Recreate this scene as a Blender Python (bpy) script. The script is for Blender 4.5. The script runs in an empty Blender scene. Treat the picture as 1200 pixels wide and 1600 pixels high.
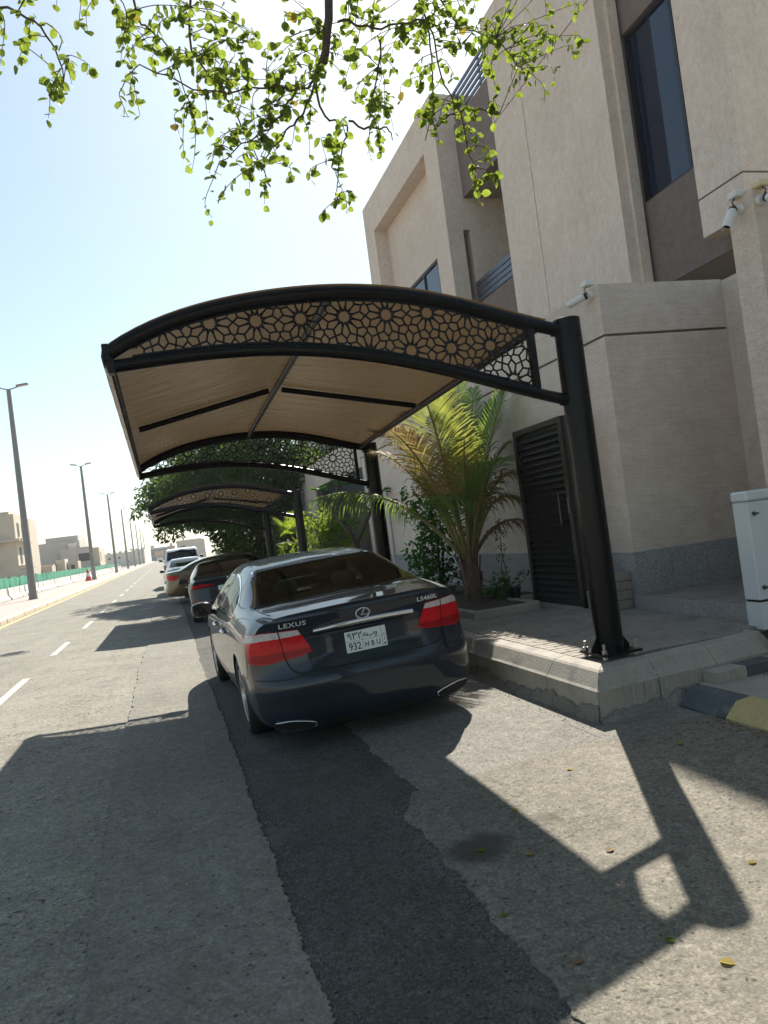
import bpy, bmesh, math, random
import numpy as np
from mathutils import Vector, Matrix
from mathutils.bvhtree import BVHTree

S = bpy.context.scene
COL = S.collection
rnd = random.Random(7)
R_ = math.radians

# ------------------------------------------------------------------ camera
cam_d = bpy.data.cameras.new('camera')
cam = bpy.data.objects.new('camera', cam_d)
COL.objects.link(cam)
cam_d.sensor_fit = 'HORIZONTAL'
cam_d.sensor_width = 36.0
cam_d.lens = 36.0
cam_d.clip_start = 0.05
cam_d.clip_end = 3000
CR, CU, CB = (0.953169, -0.273656, -0.128767), (0.117857, -0.056011, 0.99145), (-0.278528, -0.960195, -0.021136)
cam.matrix_world = Matrix(((CR[0], CU[0], CB[0], 0.0), (CR[1], CU[1], CB[1], 0.0), (CR[2], CU[2], CB[2], 1.6), (0, 0, 0, 1)))
S.camera = cam

# ------------------------------------------------------------------ light
SUNV = Vector((0.455, 0.925, 1.0)).normalized()          # towards the sun
SUN_EL = math.asin(SUNV.z)
SUN_AZ = math.atan2(SUNV.x, SUNV.y)
w = bpy.data.worlds.new('World')
S.world = w
w.use_nodes = True
nt = w.node_tree
nt.nodes.clear()
sky = nt.nodes.new('ShaderNodeTexSky')
sky.sky_type = 'NISHITA'
sky.sun_disc = False
sky.sun_elevation = SUN_EL
sky.sun_rotation = SUN_AZ
sky.altitude = 10
sky.air_density = 1.0
sky.dust_density = 0.7
sky.ozone_density = 0.0
bg = nt.nodes.new('ShaderNodeBackground')
bg.inputs['Strength'].default_value = 0.122
wo = nt.nodes.new('ShaderNodeOutputWorld')
gm = nt.nodes.new('ShaderNodeGamma')          # dusty Gulf sky: paler and more even than the clean-air model
gm.inputs[1].default_value = 0.75
nt.links.new(sky.outputs[0], gm.inputs[0])
tn = nt.nodes.new('ShaderNodeMix')
tn.data_type = 'RGBA'; tn.blend_type = 'MULTIPLY'; tn.inputs[0].default_value = 1.0; tn.inputs[7].default_value = (0.965, 1.035, 1.0, 1)
nt.links.new(gm.outputs[0], tn.inputs[6])
nt.links.new(tn.outputs[2], bg.inputs[0])
nt.links.new(bg.outputs[0], wo.inputs[0])
sd = bpy.data.lights.new('sun', 'SUN')
sd.energy = 5.0
sd.angle = R_(0.53)
sd.color = (1.0, 0.95, 0.86)
sun = bpy.data.objects.new('sun', sd)
COL.objects.link(sun)
sun.location = (10, 20, 30)
sun.rotation_euler = SUNV.to_track_quat('Z', 'Y').to_euler()
S.view_settings.view_transform = 'Standard'
S.view_settings.look = 'None'
S.view_settings.gamma = 1.0
S.view_settings.use_curve_mapping = False
S.view_settings.exposure = 1.1
S.render.engine = 'CYCLES'
S.cycles.max_bounces = 8
S.cycles.diffuse_bounces = 3
S.cycles.glossy_bounces = 3
S.cycles.transparent_max_bounces = 10
S.cycles.volume_bounces = 0

# ------------------------------------------------------------------ helpers
def tag(o, label=None, cat=None, group=None, kind=None):
    if label: o['label'] = label
    if cat: o['category'] = cat
    if group: o['group'] = group
    if kind: o['kind'] = kind
    return o

def empty(name, loc=(0, 0, 0), label=None, cat=None, group=None, rz=0.0):
    o = bpy.data.objects.new(name, None)
    COL.objects.link(o)
    o.location = loc
    o.rotation_euler = (0, 0, rz)
    o.empty_display_size = 0.1
    return tag(o, label, cat, group)

def inst(name, me, parent=None, loc=(0, 0, 0), rot=(0, 0, 0), scale=(1, 1, 1), mtx=None):
    o = bpy.data.objects.new(name, me)
    COL.objects.link(o)
    if parent: o.parent = parent
    if mtx is not None: o.matrix_local = mtx
    else:
        o.location = loc; o.rotation_euler = rot; o.scale = scale
    return o

def copy_tree(o, parent=None):
    c = o.copy()
    COL.objects.link(c)
    c.parent = parent
    for ch in list(o.children): copy_tree(ch, c)
    return c

class MB:
    def __init__(s): s.v = []; s.f = []
    def add(s, vs, fs):
        n = len(s.v)
        s.v += [tuple(v) for v in vs]
        s.f += [tuple(i + n for i in f) for f in fs]
        return s
    def box(s, a, b, bev=0.0):
        x0, y0, z0 = a; x1, y1, z1 = b
        if bev <= 0:
            return s.add([(x0,y0,z0),(x1,y0,z0),(x1,y1,z0),(x0,y1,z0),(x0,y0,z1),(x1,y0,z1),(x1,y1,z1),(x0,y1,z1)],
                         [(0,3,2,1),(4,5,6,7),(0,1,5,4),(1,2,6,5),(2,3,7,6),(3,0,4,7)])
        e = bev
        vs = []
        idx = {}
        for sx in (0, 1):
            for sy in (0, 1):
                for sz in (0, 1):
                    X = (x0, x1)[sx]; Y = (y0, y1)[sy]; Z = (z0, z1)[sz]
                    dx = e if sx == 0 else -e; dy = e if sy == 0 else -e; dz = e if sz == 0 else -e
                    idx[(sx,sy,sz,'x')] = len(vs); vs.append((X, Y+dy, Z+dz))
                    idx[(sx,sy,sz,'y')] = len(vs); vs.append((X+dx, Y, Z+dz))
                    idx[(sx,sy,sz,'z')] = len(vs); vs.append((X+dx, Y+dy, Z))
        I = lambda *k: idx[k]
        fs = []
        for sx in (0, 1):
            q = [I(sx,0,0,'x'), I(sx,1,0,'x'), I(sx,1,1,'x'), I(sx,0,1,'x')]; fs.append(q if sx else q[::-1])
        for sy in (0, 1):
            q = [I(0,sy,0,'y'), I(1,sy,0,'y'), I(1,sy,1,'y'), I(0,sy,1,'y')]; fs.append(q[::-1] if sy else q)
        for sz in (0, 1):
            q = [I(0,0,sz,'z'), I(1,0,sz,'z'), I(1,1,sz,'z'), I(0,1,sz,'z')]; fs.append(q if sz else q[::-1])
        for sy in (0, 1):
            for sz in (0, 1):
                q = [I(0,sy,sz,'y'), I(1,sy,sz,'y'), I(1,sy,sz,'z'), I(0,sy,sz,'z')]; fs.append(q if (sy == 0) == (sz == 1) else q[::-1])
        for sx in (0, 1):
            for sz in (0, 1):
                q = [I(sx,0,sz,'x'), I(sx,1,sz,'x'), I(sx,1,sz,'z'), I(sx,0,sz,'z')]; fs.append(q if (sx == 1) == (sz == 1) else q[::-1])
        for sx in (0, 1):
            for sy in (0, 1):
                q = [I(sx,sy,0,'x'), I(sx,sy,1,'x'), I(sx,sy,1,'y'), I(sx,sy,0,'y')]; fs.append(q if (sx == 0) == (sy == 0) else q[::-1])
        for sx in (0, 1):
            for sy in (0, 1):
                for sz in (0, 1):
                    q = [I(sx,sy,sz,'x'), I(sx,sy,sz,'y'), I(sx,sy,sz,'z')]; fs.append(q if (sx + sy + sz) % 2 == 1 else q[::-1])
        return s.add(vs, fs)
    def tube(s, pts, r, n=8, cap=True):
        pts = [Vector(p) for p in pts]
        m = len(pts)
        rs = r if isinstance(r, (list, tuple)) else [r] * m
        t0 = (pts[1] - pts[0]).normalized()
        ref = Vector((0, 0, 1)) if abs(t0.z) < 0.9 else Vector((1, 0, 0))
        nrm = (ref - t0 * ref.dot(t0)).normalized()
        vs = []; fs = []
        for i, p in enumerate(pts):
            t = (pts[min(i + 1, m - 1)] - pts[max(i - 1, 0)]).normalized()
            nrm = (nrm - t * nrm.dot(t)).normalized()
            b = t.cross(nrm)
            for k in range(n):
                a = 2 * math.pi * k / n
                vs.append(p + (nrm * math.cos(a) + b * math.sin(a)) * rs[i])
        for i in range(m - 1):
            for k in range(n):
                k2 = (k + 1) % n
                fs.append((i*n + k, i*n + k2, (i+1)*n + k2, (i+1)*n + k))
        if cap:
            fs.append(tuple(range(n))[::-1]); fs.append(tuple((m-1)*n + k for k in range(n)))
        return s.add(vs, fs)
    def bar(s, a, b, wd, ht, up=(0, 0, 1)):
        a = Vector(a); b = Vector(b); t = (b - a).normalized(); u = Vector(up)
        sd_ = t.cross(u)
        if sd_.length < 1e-5: sd_ = t.cross(Vector((1, 0, 0)))
        sd_.normalize(); u = sd_.cross(t)
        vs = []
        for p in (a, b):
            for i, j in ((-1, -1), (1, -1), (1, 1), (-1, 1)): vs.append(p + sd_ * (i * wd / 2) + u * (j * ht / 2))
        return s.add(vs, [(0,1,2,3),(7,6,5,4),(0,4,5,1),(1,5,6,2),(2,6,7,3),(3,7,4,0)])
    def lathe(s, prof, n=24, axis='z', c=(0, 0, 0)):
        vs = []; fs = []; m = len(prof)
        for k in range(n):
            a = 2 * math.pi * k / n
            for r, h in prof:
                x, y = r * math.cos(a), r * math.sin(a)
                p = (x, y, h) if axis == 'z' else ((h, x, y) if axis == 'x' else (y, h, x))
                vs.append((p[0] + c[0], p[1] + c[1], p[2] + c[2]))
        for k in range(n):
            k2 = (k + 1) % n
            for i in range(m - 1): fs.append((k*m + i, k2*m + i, k2*m + i + 1, k*m + i + 1))
        return s.add(vs, fs)
    def prism(s, poly, a, b, axis='y'):
        # poly: 2D points; extruded along an axis between a and b
        n = len(poly)
        def P(p, t): return {'y': (p[0], t, p[1]), 'x': (t, p[0], p[1]), 'z': (p[0], p[1], t)}[axis]
        return s.add([P(p, a) for p in poly] + [P(p, b) for p in poly],
                     [tuple(range(n))[::-1], tuple(range(n, 2*n))] + [(i, (i+1) % n, (i+1) % n + n, i + n) for i in range(n)])
    def grid(s, rows):
        n = len(rows[0]); vs = [p for r in rows for p in r]; fs = []
        for i in range(len(rows) - 1):
            for j in range(n - 1): fs.append((i*n + j, i*n + j + 1, (i+1)*n + j + 1, (i+1)*n + j))
        return s.add(vs, fs)
    def mesh(s, name, mat, smooth=False, fix=True):
        me = bpy.data.meshes.new(name)
        me.from_pydata(s.v, [], s.f)
        if fix:
            bm = bmesh.new(); bm.from_mesh(me); bmesh.ops.recalc_face_normals(bm, faces=bm.faces); bm.to_mesh(me); bm.free()
        if mat: me.materials.append(mat)
        if smooth is True: me.polygons.foreach_set('use_smooth', [True] * len(me.polygons))
        elif smooth: me.shade_smooth() ; me.set_sharp_from_angle(angle=R_(smooth))
        me.update()
        return me
    def build(s, name, mat, parent=None, smooth=False, fix=True, **kw):
        o = inst(name, s.mesh(name, mat, smooth, fix), parent)
        return tag(o, **kw) if kw else o

def pchip(xs, ys, x):
    xs = np.asarray(xs, float); ys = np.asarray(ys, float); x = np.clip(np.asarray(x, float), xs[0], xs[-1])
    h = np.diff(xs); d = np.diff(ys) / h
    m = np.zeros_like(ys)
    for i in range(1, len(xs) - 1):
        if d[i-1] * d[i] > 0:
            w1 = 2*h[i] + h[i-1]; w2 = h[i] + 2*h[i-1]
            m[i] = (w1 + w2) / (w1 / d[i-1] + w2 / d[i])
    m[0] = d[0]; m[-1] = d[-1]
    i = np.clip(np.searchsorted(xs, x) - 1, 0, len(xs) - 2)
    t = (x - xs[i]) / h[i]
    return ((1 + 2*t) * (1-t)**2 * ys[i] + t * (1-t)**2 * h[i] * m[i] + t*t*(3-2*t) * ys[i+1] + t*t*(t-1) * h[i] * m[i+1])

# ------------------------------------------------------------------ materials
def newmat(name):
    m = bpy.data.materials.new(name)
    m.use_nodes = True
    n = m.node_tree
    b = n.nodes['Principled BSDF']
    return m, n, b, n.nodes['Material Output']

def link(n, a, b): n.links.new(a, b)

def coords(n, stretch=(1, 1, 1)):
    g = n.nodes.new('ShaderNodeNewGeometry')
    mp = n.nodes.new('ShaderNodeMapping')
    mp.inputs['Scale'].default_value = stretch
    link(n, g.outputs['Position'], mp.inputs['Vector'])
    return mp.outputs[0]

def noise(n, vec, scale, detail=5, rough=0.6, dist=0.0):
    t = n.nodes.new('ShaderNodeTexNoise')
    t.inputs['Scale'].default_value = scale
    t.inputs['Detail'].default_value = detail
    t.inputs['Roughness'].default_value = rough
    t.inputs['Distortion'].default_value = dist
    link(n, vec, t.inputs['Vector'])
    return t.outputs[0]

def ramp(n, fac, stops):
    r = n.nodes.new('ShaderNodeValToRGB')
    e = r.color_ramp.elements
    while len(e) < len(stops): e.new(0.5)
    for el, (p, c) in zip(e, stops):
        el.position = p
        el.color = (c, c, c, 1) if isinstance(c, (int, float)) else (*c, 1)
    link(n, fac, r.inputs[0])
    return r.outputs[0]

def mix(n, fac, a, b, mode='MIX'):
    m = n.nodes.new('ShaderNodeMix')
    m.data_type = 'RGBA'; m.blend_type = mode
    for sock, val in ((m.inputs['Factor'], fac), (m.inputs[6], a), (m.inputs[7], b)):
        if isinstance(val, (int, float)): sock.default_value = val
        elif isinstance(val, tuple): sock.default_value = (*val, 1)
        else: link(n, val, sock)
    return m.outputs[2]

def bump(n, b, hs, strength=0.4, dist=0.01):
    bn = n.nodes.new('ShaderNodeBump')
    bn.inputs['Strength'].default_value = strength
    bn.inputs['Distance'].default_value = dist
    link(n, hs, bn.inputs['Height'])
    link(n, bn.outputs[0], b.inputs['Normal'])
    return bn

def pbr(name, c1, c2=None, scale=4, rough=0.6, metal=0.0, bmp=0.0, bscale=60, bdist=0.01, stretch=(1, 1, 1), coat=0.0, spec=0.5,
        fine=0.0, fscale=120, rvar=0.0, c3=None, s3=1.0, t3=(0.55, 0.7)):
    m, n, b, out = newmat(name)
    b.inputs['Roughness'].default_value = rough
    b.inputs['Metallic'].default_value = metal
    b.inputs['Coat Weight'].default_value = coat
    b.inputs['Coat Roughness'].default_value = 0.03
    b.inputs['Specular IOR Level'].default_value = spec
    b.inputs['Base Color'].default_value = (*c1, 1)
    if c2 or bmp or fine:
        v = coords(n, stretch)
    if c2:
        col = mix(n, ramp(n, noise(n, v, scale), [(0.3, 0.0), (0.7, 1.0)]), c1, c2)
        if fine:
            col = mix(n, fine, col, ramp(n, noise(n, v, fscale, 2), [(0.3, 0.15), (0.7, 0.9)]), 'OVERLAY')
        if c3:
            col = mix(n, ramp(n, noise(n, v, s3, 6, 0.65), [(t3[0], 0.0), (t3[1], 1.0)]), col, c3)
        link(n, col, b.inputs['Base Color'])
    if rvar:
        rr = ramp(n, noise(n, v, scale * 2), [(0.2, max(0, rough - rvar)), (0.8, min(1, rough + rvar))])
        link(n, rr, b.inputs['Roughness'])
    if bmp:
        bump(n, b, noise(n, v, bscale, 4), bmp, bdist)
    return m

def leafmat(name, c1, c2, trans=(0.25, 0.5, 0.05), tw=0.45, rough=0.6, scale=9):
    m, n, b, out = newmat(name)
    v = coords(n)
    oi = n.nodes.new('ShaderNodeObjectInfo')
    col = mix(n, ramp(n, noise(n, v, scale, 3), [(0.35, 0.0), (0.65, 1.0)]), c1, c2)
    link(n, col, b.inputs['Base Color'])
    b.inputs['Roughness'].default_value = rough
    b.inputs['Specular IOR Level'].default_value = 0.15
    t = n.nodes.new('ShaderNodeBsdfTranslucent')
    tc = mix(n, ramp(n, noise(n, v, scale * 1.7, 2), [(0.3, 0.0), (0.7, 1.0)]), trans, tuple(c * 0.35 for c in trans))
    link(n, tc, t.inputs['Color'])
    mx = n.nodes.new('ShaderNodeMixShader')
    mx.inputs[0].default_value = tw
    link(n, b.outputs[0], mx.inputs[1]); link(n, t.outputs[0], mx.inputs[2])
    link(n, mx.outputs[0], out.inputs['Surface'])
    return m

def asphalt(name, c1, c2, agg, patch=None, pits=0.0, tracks=False, bstr=0.6, stains=()):
    m, n, b, out = newmat(name)
    v = coords(n)
    vl = coords(n, (1.0, 0.16, 1.0))
    big = ramp(n, noise(n, v, 0.9, 6, 0.62), [(0.3, 0.0), (0.7, 1.0)])
    col = mix(n, big, c1, c2)
    if tracks:
        col = mix(n, ramp(n, noise(n, vl, 2.2, 5, 0.6), [(0.42, 0.0), (0.68, 0.45)]), col, tracks)
    vo = n.nodes.new('ShaderNodeTexVoronoi')
    vo.inputs['Scale'].default_value = 95
    link(n, v, vo.inputs['Vector'])
    stone = ramp(n, vo.outputs['Color'], [(0.2, 0.32), (0.55, 0.5), (0.95, 0.78)])
    col = mix(n, agg, col, stone, 'OVERLAY')
    nf = noise(n, v, 340, 2, 0.7)
    col = mix(n, agg * 0.6, col, ramp(n, nf, [(0.3, 0.25), (0.7, 0.8)]), 'OVERLAY')
    col = mix(n, 0.55, col, ramp(n, noise(n, v, 16, 5, 0.7), [(0.25, 0.22), (0.75, 0.76)]), 'OVERLAY')
    col = mix(n, 0.40, col, ramp(n, noise(n, v, 48, 3, 0.75), [(0.28, 0.18), (0.72, 0.8)]), 'OVERLAY')
    vo2 = n.nodes.new('ShaderNodeTexVoronoi'); vo2.inputs['Scale'].default_value = 16; vo2.inputs['Randomness'].default_value = 1.0
    link(n, v, vo2.inputs['Vector'])
    col = mix(n, ramp(n, vo2.outputs['Distance'], [(0.10, 0.85), (0.17, 0.0)]), col, tuple(c * 0.28 for c in c1))       # loose dark chips
    if patch:
        col = mix(n, ramp(n, noise(n, v, 2.6, 7, 0.7), [(0.56, 0.0), (0.66, 0.6)]), col, patch)
    for (sx, sy, sr, sc) in stains:
        vm = n.nodes.new('ShaderNodeVectorMath'); vm.operation = 'DISTANCE'; vm.inputs[1].default_value = (sx, sy, 0)
        g2 = n.nodes.new('ShaderNodeNewGeometry'); link(n, g2.outputs['Position'], vm.inputs[0])
        ad = n.nodes.new('ShaderNodeMath'); ad.operation = 'MULTIPLY_ADD'; ad.inputs[1].default_value = 1.1 * sr; link(n, noise(n, v, 9, 6, 0.7), ad.inputs[0]); link(n, vm.outputs['Value'], ad.inputs[2])
        col = mix(n, ramp(n, ad.outputs[0], [(sr * 1.1, 0.85), (sr * 1.55, 0.0)]), col, sc)
    h = ramp(n, vo.outputs['Distance'], [(0.0, 1.0), (0.6, 0.2)])
    if pits:
        pn = noise(n, v, 26, 3, 0.55)
        pm = noise(n, v, 1.3, 3, 0.5)
        pit = mix(n, ramp(n, pm, [(0.42, 0.0), (0.62, 1.0)]), (1, 1, 1), ramp(n, pn, [(0.33, 0.0), (0.43, 1.0)]))
        col = mix(n, pits, col, pit, 'MULTIPLY')
        h = mix(n, 0.6, h, pit)
    link(n, col, b.inputs['Base Color'])
    b.inputs['Roughness'].default_value = 0.88
    b.inputs['Specular IOR Level'].default_value = 0.25
    b1 = bump(n, b, h, bstr, 0.006)
    b2 = n.nodes.new('ShaderNodeBump')
    b2.inputs['Strength'].default_value = 0.5; b2.inputs['Distance'].default_value = 0.03
    link(n, noise(n, v, 7, 6, 0.6), b2.inputs['Height'])
    link(n, b2.outputs[0], b1.inputs['Normal'])
    return m

def stucco(name, c1, c2, comb=True, streak=(1, 1, 1), bstr=0.5):
    m, n, b, out = newmat(name)
    v = coords(n)
    big = ramp(n, noise(n, v, 0.8, 6, 0.6), [(0.25, 0.0), (0.75, 1.0)])
    col = mix(n, big, c1, c2)
    st = coords(n, streak)
    sn = noise(n, st, 6.0, 6, 0.65, 0.4)
    col = mix(n, 0.20, col, ramp(n, sn, [(0.3, 0.25), (0.7, 0.72)]), 'OVERLAY')
    col = mix(n, 0.34, col, ramp(n, noise(n, v, 75, 3), [(0.3, 0.2), (0.7, 0.8)]), 'OVERLAY')
    run = noise(n, coords(n, (1.6, 1.6, 0.10)), 2.4, 7, 0.68)
    col = mix(n, ramp(n, run, [(0.52, 0.0), (0.82, 0.26)]), col, tuple(c * 0.62 for c in c2))        # rain runs and dust
    col = mix(n, 0.35, col, ramp(n, noise(n, v, 7, 6, 0.7), [(0.28, 0.32), (0.72, 0.68)]), 'OVERLAY')
    col = mix(n, ramp(n, noise(n, v, 0.55, 5, 0.6), [(0.60, 0.0), (0.64, 0.10)]), col, tuple(min(1, c * 1.18) for c in c1))   # touched-up patches
    link(n, col, b.inputs['Base Color'])
    b.inputs['Roughness'].default_value = 0.9
    b.inputs['Specular IOR Level'].default_value = 0.2
    b1 = bump(n, b, sn, bstr, 0.02)
    b2 = n.nodes.new('ShaderNodeBump')
    b2.inputs['Strength'].default_value = 0.35; b2.inputs['Distance'].default_value = 0.01
    link(n, noise(n, v, 45, 4), b2.inputs['Height']); link(n, b2.outputs[0], b1.inputs['Normal'])
    return m

def granite(name, base, dark, light):
    m, n, b, out = newmat(name)
    v = coords(n)
    col = mix(n, ramp(n, noise(n, v, 110, 2, 0.7), [(0.4, 0.0), (0.5, 1.0)]), dark, base)
    col = mix(n, ramp(n, noise(n, v, 150, 2, 0.7), [(0.55, 0.0), (0.63, 1.0)]), col, light)
    col = mix(n, 0.35, col, ramp(n, noise(n, v, 1.5, 4), [(0.3, 0.3), (0.7, 0.7)]), 'OVERLAY')
    link(n, col, b.inputs['Base Color'])
    b.inputs['Roughness'].default_value = 0.5
    return m

def fabric(name):
    m, n, b, out = newmat(name)
    v = coords(n)
    col = mix(n, ramp(n, noise(n, v, 1.1, 6, 0.62), [(0.3, 0.0), (0.7, 1.0)]), (0.145, 0.102, 0.052), (0.092, 0.064, 0.033))
    col = mix(n, ramp(n, noise(n, coords(n, (0.5, 3.0, 1)), 2.0, 6, 0.65), [(0.52, 0.0), (0.75, 0.4)]), col, (0.075, 0.054, 0.032))     # dust marks
    link(n, col, b.inputs['Base Color'])
    b.inputs['Roughness'].default_value = 0.27
    b.inputs['Specular IOR Level'].default_value = 0.35
    t = n.nodes.new('ShaderNodeBsdfTranslucent')
    t.inputs['Color'].default_value = (0.34, 0.23, 0.125, 1)
    mx = n.nodes.new('ShaderNodeMixShader'); mx.inputs[0].default_value = 0.07
    link(n, b.outputs[0], mx.inputs[1]); link(n, t.outputs[0], mx.inputs[2]); link(n, mx.outputs[0], out.inputs['Surface'])
    b1 = bump(n, b, noise(n, coords(n, (0.6, 2.2, 1)), 2.4, 4, 0.55), 0.5, 0.05)
    b2 = n.nodes.new('ShaderNodeBump'); b2.inputs['Strength'].default_value = 0.25; b2.inputs['Distance'].default_value = 0.01
    link(n, noise(n, coords(n, (4, 0.5, 1)), 3.0, 5, 0.6), b2.inputs['Height']); link(n, b2.outputs[0], b1.inputs['Normal'])
    return m

def seeglass(name, tint=(0.36, 0.41, 0.35), k=0.5):
    m, n, b, out = newmat(name)
    n.nodes.remove(b)
    tr = n.nodes.new('ShaderNodeBsdfTransparent'); tr.inputs[0].default_value = (*tint, 1)
    gl = n.nodes.new('ShaderNodeBsdfGlossy'); gl.inputs['Roughness'].default_value = 0.015; gl.inputs['Color'].default_value = (0.9, 0.95, 0.95, 1)
    fr = n.nodes.new('ShaderNodeFresnel'); fr.inputs[0].default_value = 1.5
    mu = n.nodes.new('ShaderNodeMath'); mu.operation = 'MULTIPLY'; mu.inputs[1].default_value = k; link(n, fr.outputs[0], mu.inputs[0])
    mx = n.nodes.new('ShaderNodeMixShader'); link(n, mu.outputs[0], mx.inputs[0]); link(n, tr.outputs[0], mx.inputs[1]); link(n, gl.outputs[0], mx.inputs[2])
    link(n, mx.outputs[0], out.inputs['Surface'])
    return m

K = {}
K['sand'] = pbr('sand', (0.36, 0.29, 0.20), (0.30, 0.24, 0.165), 0.4, 0.95, bmp=0.3, bscale=8, fine=0.3)
K['road'] = asphalt('road_asphalt', (0.165, 0.152, 0.124), (0.228, 0.208, 0.164), 0.6, patch=(0.115, 0.110, 0.100), pits=0.85, tracks=(0.24, 0.225, 0.195))
K['strip'] = asphalt('smooth_strip', (0.145, 0.134, 0.112), (0.198, 0.182, 0.147), 0.42, pits=0.3, tracks=(0.215, 0.205, 0.18), bstr=0.35)
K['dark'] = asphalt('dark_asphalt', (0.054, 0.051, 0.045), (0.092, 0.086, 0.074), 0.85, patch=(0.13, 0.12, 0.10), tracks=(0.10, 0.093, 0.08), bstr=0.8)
K['apron'] = asphalt('pale_apron', (0.195, 0.174, 0.137), (0.140, 0.126, 0.101), 0.6, patch=(0.12, 0.11, 0.09), pits=0.4, bstr=0.7, stains=((1.29, 3.56, 0.20, (0.055, 0.048, 0.038)), (1.72, 3.66, 0.09, (0.10, 0.085, 0.065)), (1.95, 2.95, 0.08, (0.11, 0.095, 0.075))))
K['apron2'] = asphalt('grey_apron', (0.165, 0.155, 0.135), (0.205, 0.19, 0.162), 0.6, patch=(0.12, 0.113, 0.10), bstr=0.8)
K['stain'] = asphalt('oil_stain', (0.075, 0.068, 0.058), (0.11, 0.10, 0.085), 0.8, bstr=0.9)
K['white_line'] = pbr('white_road_paint', (0.46, 0.44, 0.39), (0.27, 0.255, 0.22), 9, 0.8, fine=0.5)
K['yellow_line'] = pbr('yellow_road_paint', (0.60, 0.42, 0.14), (0.42, 0.32, 0.15), 9, 0.8, fine=0.4)
K['kerb'] = pbr('kerb_concrete', (0.34, 0.31, 0.26), (0.26, 0.24, 0.20), 3, 0.9, bmp=0.35, bscale=50, fine=0.35, c3=(0.15, 0.14, 0.125), s3=2.2, t3=(0.58, 0.75))
K['runs'] = pbr('dried_cement_run', (0.36, 0.34, 0.30), (0.29, 0.27, 0.235), 20, 0.95, fine=0.4)
K['concrete'] = pbr('rough_concrete', (0.21, 0.195, 0.17), (0.15, 0.14, 0.122), 4, 0.95, bmp=0.8, bscale=22, bdist=0.03, fine=0.5, stretch=(1, 1, 0.6), c3=(0.10, 0.095, 0.085), s3=3)
K['paver'] = pbr('grey_paver', (0.28, 0.245, 0.20), (0.20, 0.18, 0.15), 2.5, 0.9, bmp=0.4, bscale=70, fine=0.45, c3=(0.15, 0.135, 0.12), s3=3)
K['joint'] = pbr('paver_joint_sand', (0.05, 0.045, 0.038), (0.035, 0.032, 0.027), 20, 0.95)
K['paint_black'] = pbr('black_kerb_paint', (0.045, 0.052, 0.062), (0.085, 0.092, 0.10), 7, 0.75, bmp=0.4, bscale=40, fine=0.4, c3=(0.17, 0.165, 0.155), s3=6, t3=(0.56, 0.68))
K['paint_yellow'] = pbr('yellow_kerb_paint', (0.46, 0.35, 0.145), (0.38, 0.30, 0.14), 6, 0.75, bmp=0.3, bscale=40, fine=0.35, c3=(0.26, 0.22, 0.14), s3=5, t3=(0.62, 0.72))
K['cream'] = pbr('cream_kerb_paint', (0.58, 0.50, 0.36), (0.47, 0.42, 0.32), 3, 0.85, fine=0.3)
K['pinkpave'] = pbr('pink_paving', (0.40, 0.29, 0.25), (0.34, 0.26, 0.23), 2, 0.9, fine=0.3)
K['wall'] = stucco('boundary_stucco', (0.655, 0.555, 0.47), (0.565, 0.475, 0.405), streak=(0.7, 0.7, 6.0), bstr=0.55)
K['facade'] = stucco('facade_stucco', (0.665, 0.565, 0.485), (0.575, 0.49, 0.42), streak=(2.0, 2.0, 0.9), bstr=0.3)
K['mauve'] = stucco('mauve_panel', (0.205, 0.165, 0.148), (0.165, 0.135, 0.122), streak=(1, 1.0, 3.0), bstr=0.15)
K['soffit'] = pbr('soffit_paint', (0.30, 0.28, 0.25), (0.27, 0.25, 0.225), 2, 0.85)
K['granite'] = granite('grey_granite', (0.30, 0.295, 0.29), (0.10, 0.10, 0.105), (0.50, 0.49, 0.48))
K['gatemetal'] = pbr('dark_brown_gate_paint', (0.016, 0.014, 0.013), (0.012, 0.011, 0.010), 6, 0.45, spec=0.25, rvar=0.1)
K['gatebrown'] = pbr('brown_gate_frame', (0.06, 0.044, 0.034), (0.05, 0.037, 0.03), 6, 0.5, spec=0.3)
K['blacksteel'] = pbr('black_gloss_steel', (0.006, 0.006, 0.007), (0.009, 0.009, 0.010), 10, 0.24, spec=0.16, rvar=0.06)
K['zinc'] = pbr('zinc_bolt', (0.45, 0.44, 0.42), (0.34, 0.33, 0.31), 40, 0.4, metal=0.9)
K['fabric'] = fabric('tan_membrane')
K['white_cab'] = pbr('white_cabinet_paint', (0.62, 0.64, 0.66), (0.56, 0.58, 0.60), 3, 0.45, c3=(0.45, 0.45, 0.44), s3=4, t3=(0.62, 0.8))
K['white_plastic'] = pbr('white_plastic', (0.66, 0.65, 0.62), None, rough=0.4)
K['cream_plastic'] = pbr('cream_plastic', (0.62, 0.52, 0.30), None, rough=0.5)
K['black_plastic'] = pbr('black_plastic', (0.012, 0.012, 0.013), None, rough=0.35)
K['rubber'] = pbr('tyre_rubber', (0.014, 0.014, 0.014), (0.022, 0.021, 0.02), 20, 0.8)
K['alloy'] = pbr('alloy_rim', (0.48, 0.48, 0.49), None, rough=0.28, metal=0.9)
K['dim_chrome'] = pbr('dull_chrome', (0.58, 0.58, 0.56), None, rough=0.22, metal=1.0)
K['chrome'] = pbr('chrome', (0.78, 0.78, 0.78), None, rough=0.08, metal=1.0)
K['seeglass'] = seeglass('clear_tinted_glass')
K['cabin'] = pbr('cabin_trim', (0.10, 0.095, 0.08), (0.075, 0.07, 0.06), 5, 0.8)
K['leather'] = pbr('beige_leather', (0.34, 0.31, 0.25), (0.29, 0.265, 0.21), 6, 0.55)
K['badge'] = pbr('badge_silver', (0.62, 0.62, 0.62), None, rough=0.3, metal=0.25)
K['carglass'] = pbr('tinted_car_glass', (0.006, 0.0075, 0.006), None, rough=0.02, spec=0.42)
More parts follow.
